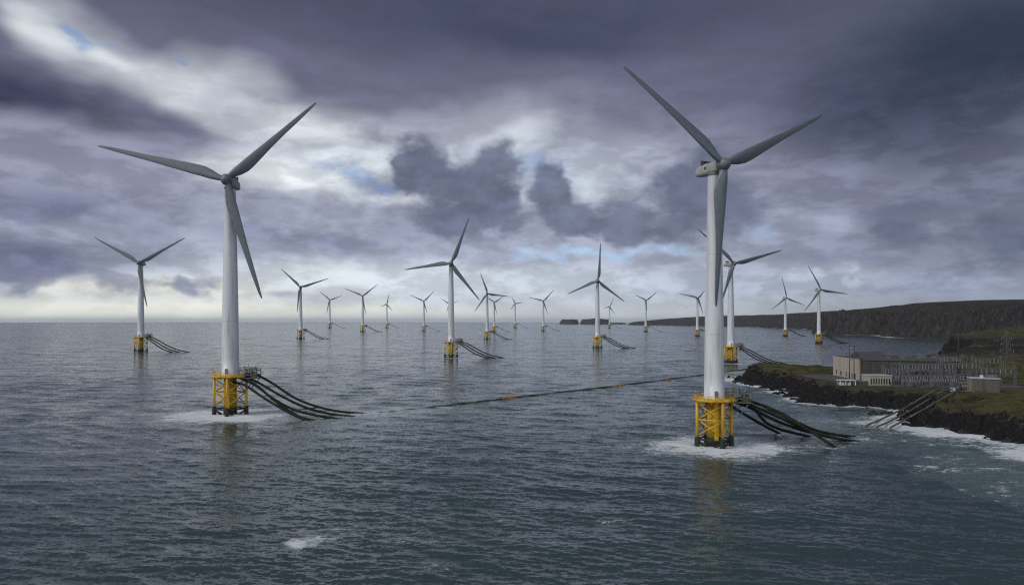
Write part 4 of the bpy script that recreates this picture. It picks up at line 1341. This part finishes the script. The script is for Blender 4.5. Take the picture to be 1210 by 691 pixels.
def lattice_beam(mbd, x0, x1, y, z, w=0.45, n=8, r=0.07):
    cs = [(-1, -1), (1, -1), (1, 1), (-1, 1)]
    for k in range(4):
        mbd.tube([(x0, y + cs[k][0] * w, z + cs[k][1] * w), (x1, y + cs[k][0] * w, z + cs[k][1] * w)], r * 1.5, 4, False)
        c0, c1 = cs[k], cs[(k + 1) % 4]
        for i in range(n):
            p, q = (c0, c1) if (i + k) % 2 else (c1, c0)
            xa, xb = x0 + (x1 - x0) * i / n, x0 + (x1 - x0) * (i + 1) / n
            mbd.tube([(xa, y + p[0] * w, z + p[1] * w), (xb, y + q[0] * w, z + q[1] * w)], r, 4, False)


def ins_prof(h, r):
    pr = [(r * 0.45, 0)]
    n = max(3, int(h / 0.35))
    for i in range(n):
        z = h * (i + 0.5) / n
        pr += [(r * 0.5, z - h / n * 0.4), (r, z - h / n * 0.1), (r, z), (r * 0.5, z + h / n * 0.2)]
    return pr + [(r * 0.5, h)]


INS = MB().lathe(ins_prof(2.4, 0.30), 10).mesh('insulator', M['insulator'])
INS_S = MB().lathe(ins_prof(1.5, 0.24), 8).mesh('insulator', M['insulator'])


def child(name, me, parent, loc, rot=(0, 0, 0)):
    o = bpy.data.objects.new(name, me); COL.objects.link(o)
    o.parent = parent; o.location = loc; o.rotation_euler = rot
    return o


def gantry(x0, D, w, h, bays, label):
    o = empty('line_gantry', (x0, D, G0), label, 'gantry', 'steel gantries of the switchyard')
    for i in range(bays + 1):
        p = MB(); lattice_post(p, w * i / bays, 0, -0.3, h + (1.8 if i in (0, bays) else 0.4), 0.6, 0.4, max(5, int(h / 1.6)))
        p.build('post', M['galv'], o)
    for i in range(bays):
        b = MB(); lattice_beam(b, w * i / bays + 0.6, w * (i + 1) / bays - 0.6, 0, h, 0.42, 6)
        b.build('beam', M['galv'], o)
        for k in (0.22, 0.5, 0.78):
            child('insulator', INS, o, (w * (i + k) / bays, -0.5, h - 2.9))
    return o


gantry(221.5, 425, 20, 9.0, 3, 'low steel gantry before the plain dark wall, first from the left')
gantry(243.5, 423, 20, 9.4, 3, 'low steel gantry in the middle of the switchyard')
gantry(222.5, 415, 19, 5.6, 3, 'shortest front gantry standing right of the cream annexe')
gantry(243.5, 412.5, 22, 6.2, 3, 'front gantry of medium height left of the small flat block')
gantry(256.5, 428.5, 15, 15.6, 2, 'tall steel gantry rising above the hall roof, left one')
gantry(274.5, 424.0, 17, 15.0, 2, 'tall steel gantry rising beyond the hall, nearest the pylon')
gantry(268.0, 410.0, 22, 10.0, 2, 'steel gantry behind the small flat block')


def switch_bay(x, D, z, label):
    o = empty('disconnector', (x, D, G0), label, 'switchgear', 'disconnector frames in rows')
    f = MB()
    for px_ in (0, 4.2):
        f.tube([(px_, 0, -0.3), (px_, 0, z)], 0.11, 5)
        f.tube([(px_, 1.6, -0.3), (px_, 1.6, z)], 0.11, 5)
    f.box(-0.3, 4.5, -0.15, 0.15, z, z + 0.22); f.box(-0.3, 4.5, 1.45, 1.75, z, z + 0.22)
    f.build('frame', M['galv'], o)
    for px_ in (0.2, 2.1, 4.0):
        child('insulator', INS_S, o, (px_, 0, z + 0.22))
        child('insulator', INS_S, o, (px_, 1.6, z + 0.22))
        MB().tube([(px_, -0.2, z + 1.8), (px_, 1.8, z + 1.8)], 0.07, 5).build('switch_arm', M['rust'], o)
    return o


k = 0
BAYT = ['low disconnector frame in the front row of the switchyard', 'raised disconnector frame in the second row of the switchyard', 'high disconnector frame close to the dark hall wall']
for row, (D, z, x0, n) in enumerate(((407.5, 2.3, 224, 8), (418.5, 3.6, 222, 8), (430.5, 6.2, 238, 5))):
    for i in range(n):
        switch_bay(x0 + i * 5.6, D, z, BAYT[row])


def transformer(x, D, label):
    o = empty('transformer', (x, D, G0), label, 'transformer', 'transformers in the yard')
    MB().box(0, 3.6, 0, 2.6, -0.2, 3.0).build('tank', M['transformer'], o)
    rd = MB()
    for i in range(7): rd.box(0.2 + i * 0.48, 0.42 + i * 0.48, -0.9, -0.004, 0.3, 2.7)
    rd.build('radiator', M['transformer'], o)
    MB().tube([(0.4, 1.8, 3.9), (3.2, 1.8, 3.9)], 0.45, 12).build('oil_tank', M['transformer'], o)
    for px_ in (0.7, 1.8, 2.9): child('insulator', INS_S, o, (px_, 0.8, 3.0))


transformer(226, 403.5, 'grey transformer at the left of the front yard, beside the cream annexe')
transformer(238, 403.0, 'grey transformer in the middle of the front yard')
transformer(249, 402.0, 'grey transformer near the top of the pale pipelines')

for x, D, wd, dp, hh, mt, lab in (
        (229.5, 411.5, 6.5, 4, 3.6, 'brown_render', 'small brown relay hut in the yard beside the cream annexe'),
        (241.5, 427.0, 8.5, 4, 6.8, 'concrete_dark', 'dark two-storey control block against the hall wall behind the low gantries'),
        (254.5, 405.0, 7.5, 4, 3.2, 'concrete_mid', 'low pale relay hut behind the top of the pipelines'),
        (281.0, 428.0, 12.0, 7, 6.0, 'brown_render', 'brown block under the tall gantry nearest the pylon')):
    o = empty('relay_hut', (x, D, G0), lab, 'building')
    MB().box(0, wd, 0, dp, -1, hh).build('wall', M[mt], o)
    MB().box(-0.3, wd + 0.3, -0.3, dp + 0.3, hh + 0.004, hh + 0.35).build('roof', M['roof'], o)
    MB().box(0.6, 1.6, -0.05, 0.06, 0, 2.1).build('door', M['dark_steel'], o)
    for k_ in range(int((wd - 2.5) / 1.6)):
        MB().box(2.3 + k_ * 1.6, 3.2 + k_ * 1.6, -0.05, 0.06, 1.0, 2.2).build('window', M['opening'], o)
for x, D, hh, lab in ((227.0, 421.0, 13.5, 'thin lightning rod between the left gantries and the dark wall'), (240.5, 419.0, 14.0, 'thin lightning rod in the middle of the switchyard'),
                      (252.5, 417.0, 15.5, 'thin pale lightning rod left of the tall gantries'), (265.0, 414.0, 17.0, 'tallest thin lightning rod just behind the small flat block'), (289.0, 418.0, 15.0, 'thin lightning rod right of the small flat block, before the pylon')):
    o = empty('lightning_rod', (x, D, G0), lab, 'lightning rod', 'lightning rods of the switchyard')
    MB().tube([(0, 0, -0.3), (0, 0, hh * 0.6), (0, 0, hh)], [0.16, 0.11, 0.04], 6).build('pole', M['galv'], o)
    MB().box(-0.35, 0.35, -0.35, 0.35, -0.3, 0.25).build('plinth', M['concrete_mid'], o)
gantry(229.0, 420, 24, 11.8, 4, 'steel gantry of middle height between the front and rear rows')
gantry(252.0, 417, 24, 12.6, 3, 'steel gantry in the second row, left of the tall ones')

# bus bars running along the yard
for y, z, x0, x1, lab in ((425, 12.6, 222, 292, 'upper wire bus strung along the row of low gantries'), (414, 9.4, 222, 288, 'lower wire bus strung along the front gantries')):
    b = MB()
    for o_ in (-0.5, 0, 0.5):
        pts = [(x0 + (x1 - x0) * i / 24, y + o_, G0 + z - 0.5 - 0.6 * abs(math.sin(math.pi * i / 6))) for i in range(25)]
        b.tube([Vector(p) - Vector((x0, y, G0)) for p in pts], 0.06, 4)
    o = b.build('bus_wire', M['galv'], None); o.location = (x0, y, G0)
    tag(o, lab, 'wire', 'bus wires of the yard')


# twin-pole mast, slim masts and the lattice pylon
def pole(mbd, x, y, z0, z1, r=0.2): mbd.tube([(x, y, z0), (x, y, z1)], [r, r * 0.7], 7)


hp = empty('twin_pole', (213.4, 446.5, G0), 'dark twin-pole mast with crossarms before the pale end wall', 'utility pole')
for x in (-1.4, 1.4):
    b = MB(); pole(b, x, 0, -1, 25.5, 0.30); b.build('pole', M['wood'], hp)
for z, wd in ((21.5, 5.2), (17.0, 3.8)):
    MB().box(-wd, wd, -0.15, 0.15, z, z + 0.32).build('crossarm', M['wood'], hp)
b = MB().tube([(-1.4, 0, 12), (1.4, 0, 17)], 0.1, 5).tube([(1.4, 0, 12), (-1.4, 0, 17)], 0.1, 5)
b.build('cross_brace', M['wood'], hp)
for x in (-4.6, 0, 4.6): child('insulator', INS_S, hp, (x, 0, 20.0))


def slim(x, y, h, label, arm=2.0):
    z = ground_z(x, y)
    o = empty('slim_mast', (x, y, z), label, 'mast', 'slim masts behind the hall')
    b = MB(); pole(b, 0, 0, -1, h, 0.2); b.build('pole', M['dark_steel'], o)
    if arm:
        MB().box(-arm, arm, -0.1, 0.1, h - 1.6, h - 1.36).build('crossarm', M['dark_steel'], o)


slim(272.5, 520, 23.5, 'slim dark mast rising over the hall roof, nearest the twin poles', 1.4)
slim(300, 520, 12.5, 'slim dark mast on the grassy mound, second from the twin poles', 1.2)
slim(318, 525, 11.5, 'slim dark mast on the grassy mound behind the hall middle', 1.0)
slim(336, 535, 15.5, 'slim dark mast at the foot of the hill behind the yard', 1.0)
slim(352, 520, 14.0, 'slim dark mast right of the mound, closest to the hill', 1.0)

px0 = (323.0, 464.0)
py = empty('lattice_pylon', (*px0, ground_z(*px0) - 0.2), 'tall grey lattice pylon on the grass at the right edge', 'pylon')
b = MB()
lattice_post(b, 0, 0, -1, 15, 3.7, 1.9, 5, 0.075)
lattice_post(b, 0, 0, 15, 31, 1.9, 0.5, 8, 0.065)
b.build('lattice_body', M['galv'], py)
for z, wd in ((18.5, 4.4), (22.5, 3.8), (26.5, 3.2)):
    b = MB()
    for s in (-1, 1):
        b.tube([(0, -0.5, z), (s * wd, 0, z + 0.3)], 0.1, 4); b.tube([(0, 0.5, z), (s * wd, 0, z + 0.3)], 0.1, 4)
        b.tube([(0, 0, z + 1.3), (s * wd, 0, z + 0.3)], 0.09, 4)
    b.build('crossarm', M['galv'], py)
    for s in (-1, 1): child('insulator', INS_S, py, (s * wd, 0, z - 1.2))


def wire(p, q, sag, label, r=0.06):
    p, q = Vector(p), Vector(q)
    pts = [p.lerp(q, i / 20) - Vector((0, 0, sag * 4 * (i / 20) * (1 - i / 20))) - p for i in range(21)]
    o = MB().tube(pts, r, 4).build('power_line', M['dark_steel'])
    o.location = p
    tag(o, label, 'power line', 'power lines over the station')


wire((218, 446.5, G0 + 21.8), (272.5, 520, ground_z(272.5, 520) + 22.1), 1.2, 'thin power line from the twin poles to the first slim mast')
wire((272.5, 520, ground_z(272.5, 520) + 22.1), (px0[0] - 4.4, px0[1], ground_z(*px0) + 18), 1.5, 'thin power line from the first slim mast to the pylon')
wire((213.4, 446.5, G0 + 21.8), (257, 428.5, G0 + 16), 1.5, 'thin power line from the twin poles to the tall gantry')
wire((291, 424, G0 + 15.5), (px0[0] - 3.8, px0[1], ground_z(*px0) + 22), 1.0, 'thin power line from the tall gantry up to the pylon')
wire((px0[0] + 4.4, px0[1], ground_z(*px0) + 18), (420, 520, ground_z(420, 520) + 18), 2.0, 'thin power line leaving the pylon towards the right')

# fence along the seaward edge of the yard
fx = [(203, 409), (215, 402.5), (228, 399.5), (246, 396.5)]
fp = empty('mesh_fence', (fx[0][0], fx[0][1], G0), 'low grey wire fence along the seaward edge of the yard', 'fence')
rail = MB()
for (xa, ya), (xb, yb) in zip(fx[:-1], fx[1:]):
    n = int(math.hypot(xb - xa, yb - ya) / 2.5)
    for i in range(n):
        x, y = xa + (xb - xa) * i / n - fx[0][0], ya + (yb - ya) * i / n - fx[0][1]
        MB().tube([(x, y, -0.6), (x, y, 1.7)], 0.06, 5).build('post', M['galv'], fp)
    for z in (0.3, 1.0, 1.65):
        rail.tube([(xa - fx[0][0], ya - fx[0][1], z), (xb - fx[0][0], yb - fx[0][1], z)], 0.04, 4)
rail.build('wire_rail', M['galv'], fp)

# ---- rocks awash at the foot of the headland
def rock_mesh(seed):
    r_ = random.Random(seed)
    n, m = 14, 8
    vs, fs = [], []
    ph = [r_.uniform(0, 6.28) for _ in range(8)]
    for i in range(m + 1):
        la = -math.pi / 2 + math.pi * i / m
        for k in range(n):
            lo = 2 * math.pi * k / n
            q = 1 + 0.18 * math.sin(2 * lo + ph[0]) + 0.15 * math.sin(3 * lo + 2 * la + ph[1]) + 0.12 * math.sin(5 * lo + 3 * la + ph[2]) + r_.uniform(-0.11, 0.11)
            vs.append((q * math.cos(la) * math.cos(lo), q * math.cos(la) * math.sin(lo), 0.62 * q * math.sin(la)))
    for i in range(m):
        for k in range(n):
            fs.append((i * n + k, i * n + (k + 1) % n, (i + 1) * n + (k + 1) % n, (i + 1) * n + k))
    return MB().add(vs, fs).mesh('shore_rock', M['rock'])


RM = [rock_mesh(s) for s in range(5)]
rr = random.Random(8)
ROCKS = [(1033, 490, 3.4), (1046, 488.5, 2.2), (1053, 488.5, 1.6), (1090, 503, 2.4), (1098, 505, 2.2), (1122, 507, 2.2), (1159, 511.5, 2.0), (1175, 514, 2.2),
         (1203, 523, 1.6), (944, 473, 2.6), (937, 471.5, 1.6), (882, 449, 2.6), (878, 452.3, 2.0), (921, 458.5, 1.8), (931, 463.0, 1.6), (1138, 511.5, 1.8), (1190, 521.5, 1.6), (888, 455.5, 1.8)]
for k_ in range(len(COAST_PX) - 2):
    (xa_, ya_), (xb_, yb_) = COAST_PX[k_], COAST_PX[k_ + 1]
    for q_ in range(max(1, int(abs(xb_ - xa_) / 9))):
        f_ = rr.random()
        ROCKS.append((xa_ + (xb_ - xa_) * f_ + rr.uniform(-3, 3), ya_ + (yb_ - ya_) * f_ + rr.uniform(-0.8, 1.6), rr.uniform(1.0, 2.6)))
for i, (px_, py_, s_) in enumerate(ROCKS):
    o = bpy.data.objects.new('shore_rock', RM[i % 5]); COL.objects.link(o)
    x, y = wl(px_, py_)
    o.location = (x, y, 0.1)
    o.rotation_euler = (0, 0, rr.uniform(0, 6))
    o.scale = (s_, s_ * rr.uniform(0.6, 0.9), s_ * rr.uniform(0.6, 1.0))
    isl = i < 3
    tag(o, 'dark rock awash among foam just left of the pale pipelines' if isl else 'black wet rock at the foot of the headland cliff' if px_ > 1080 else 'black wet rock in the surf along the headland tip',
        'rock', 'rocks awash left of the pipelines' if isl else 'rocks under the near cliff' if px_ > 1080 else 'rocks at the headland tip')
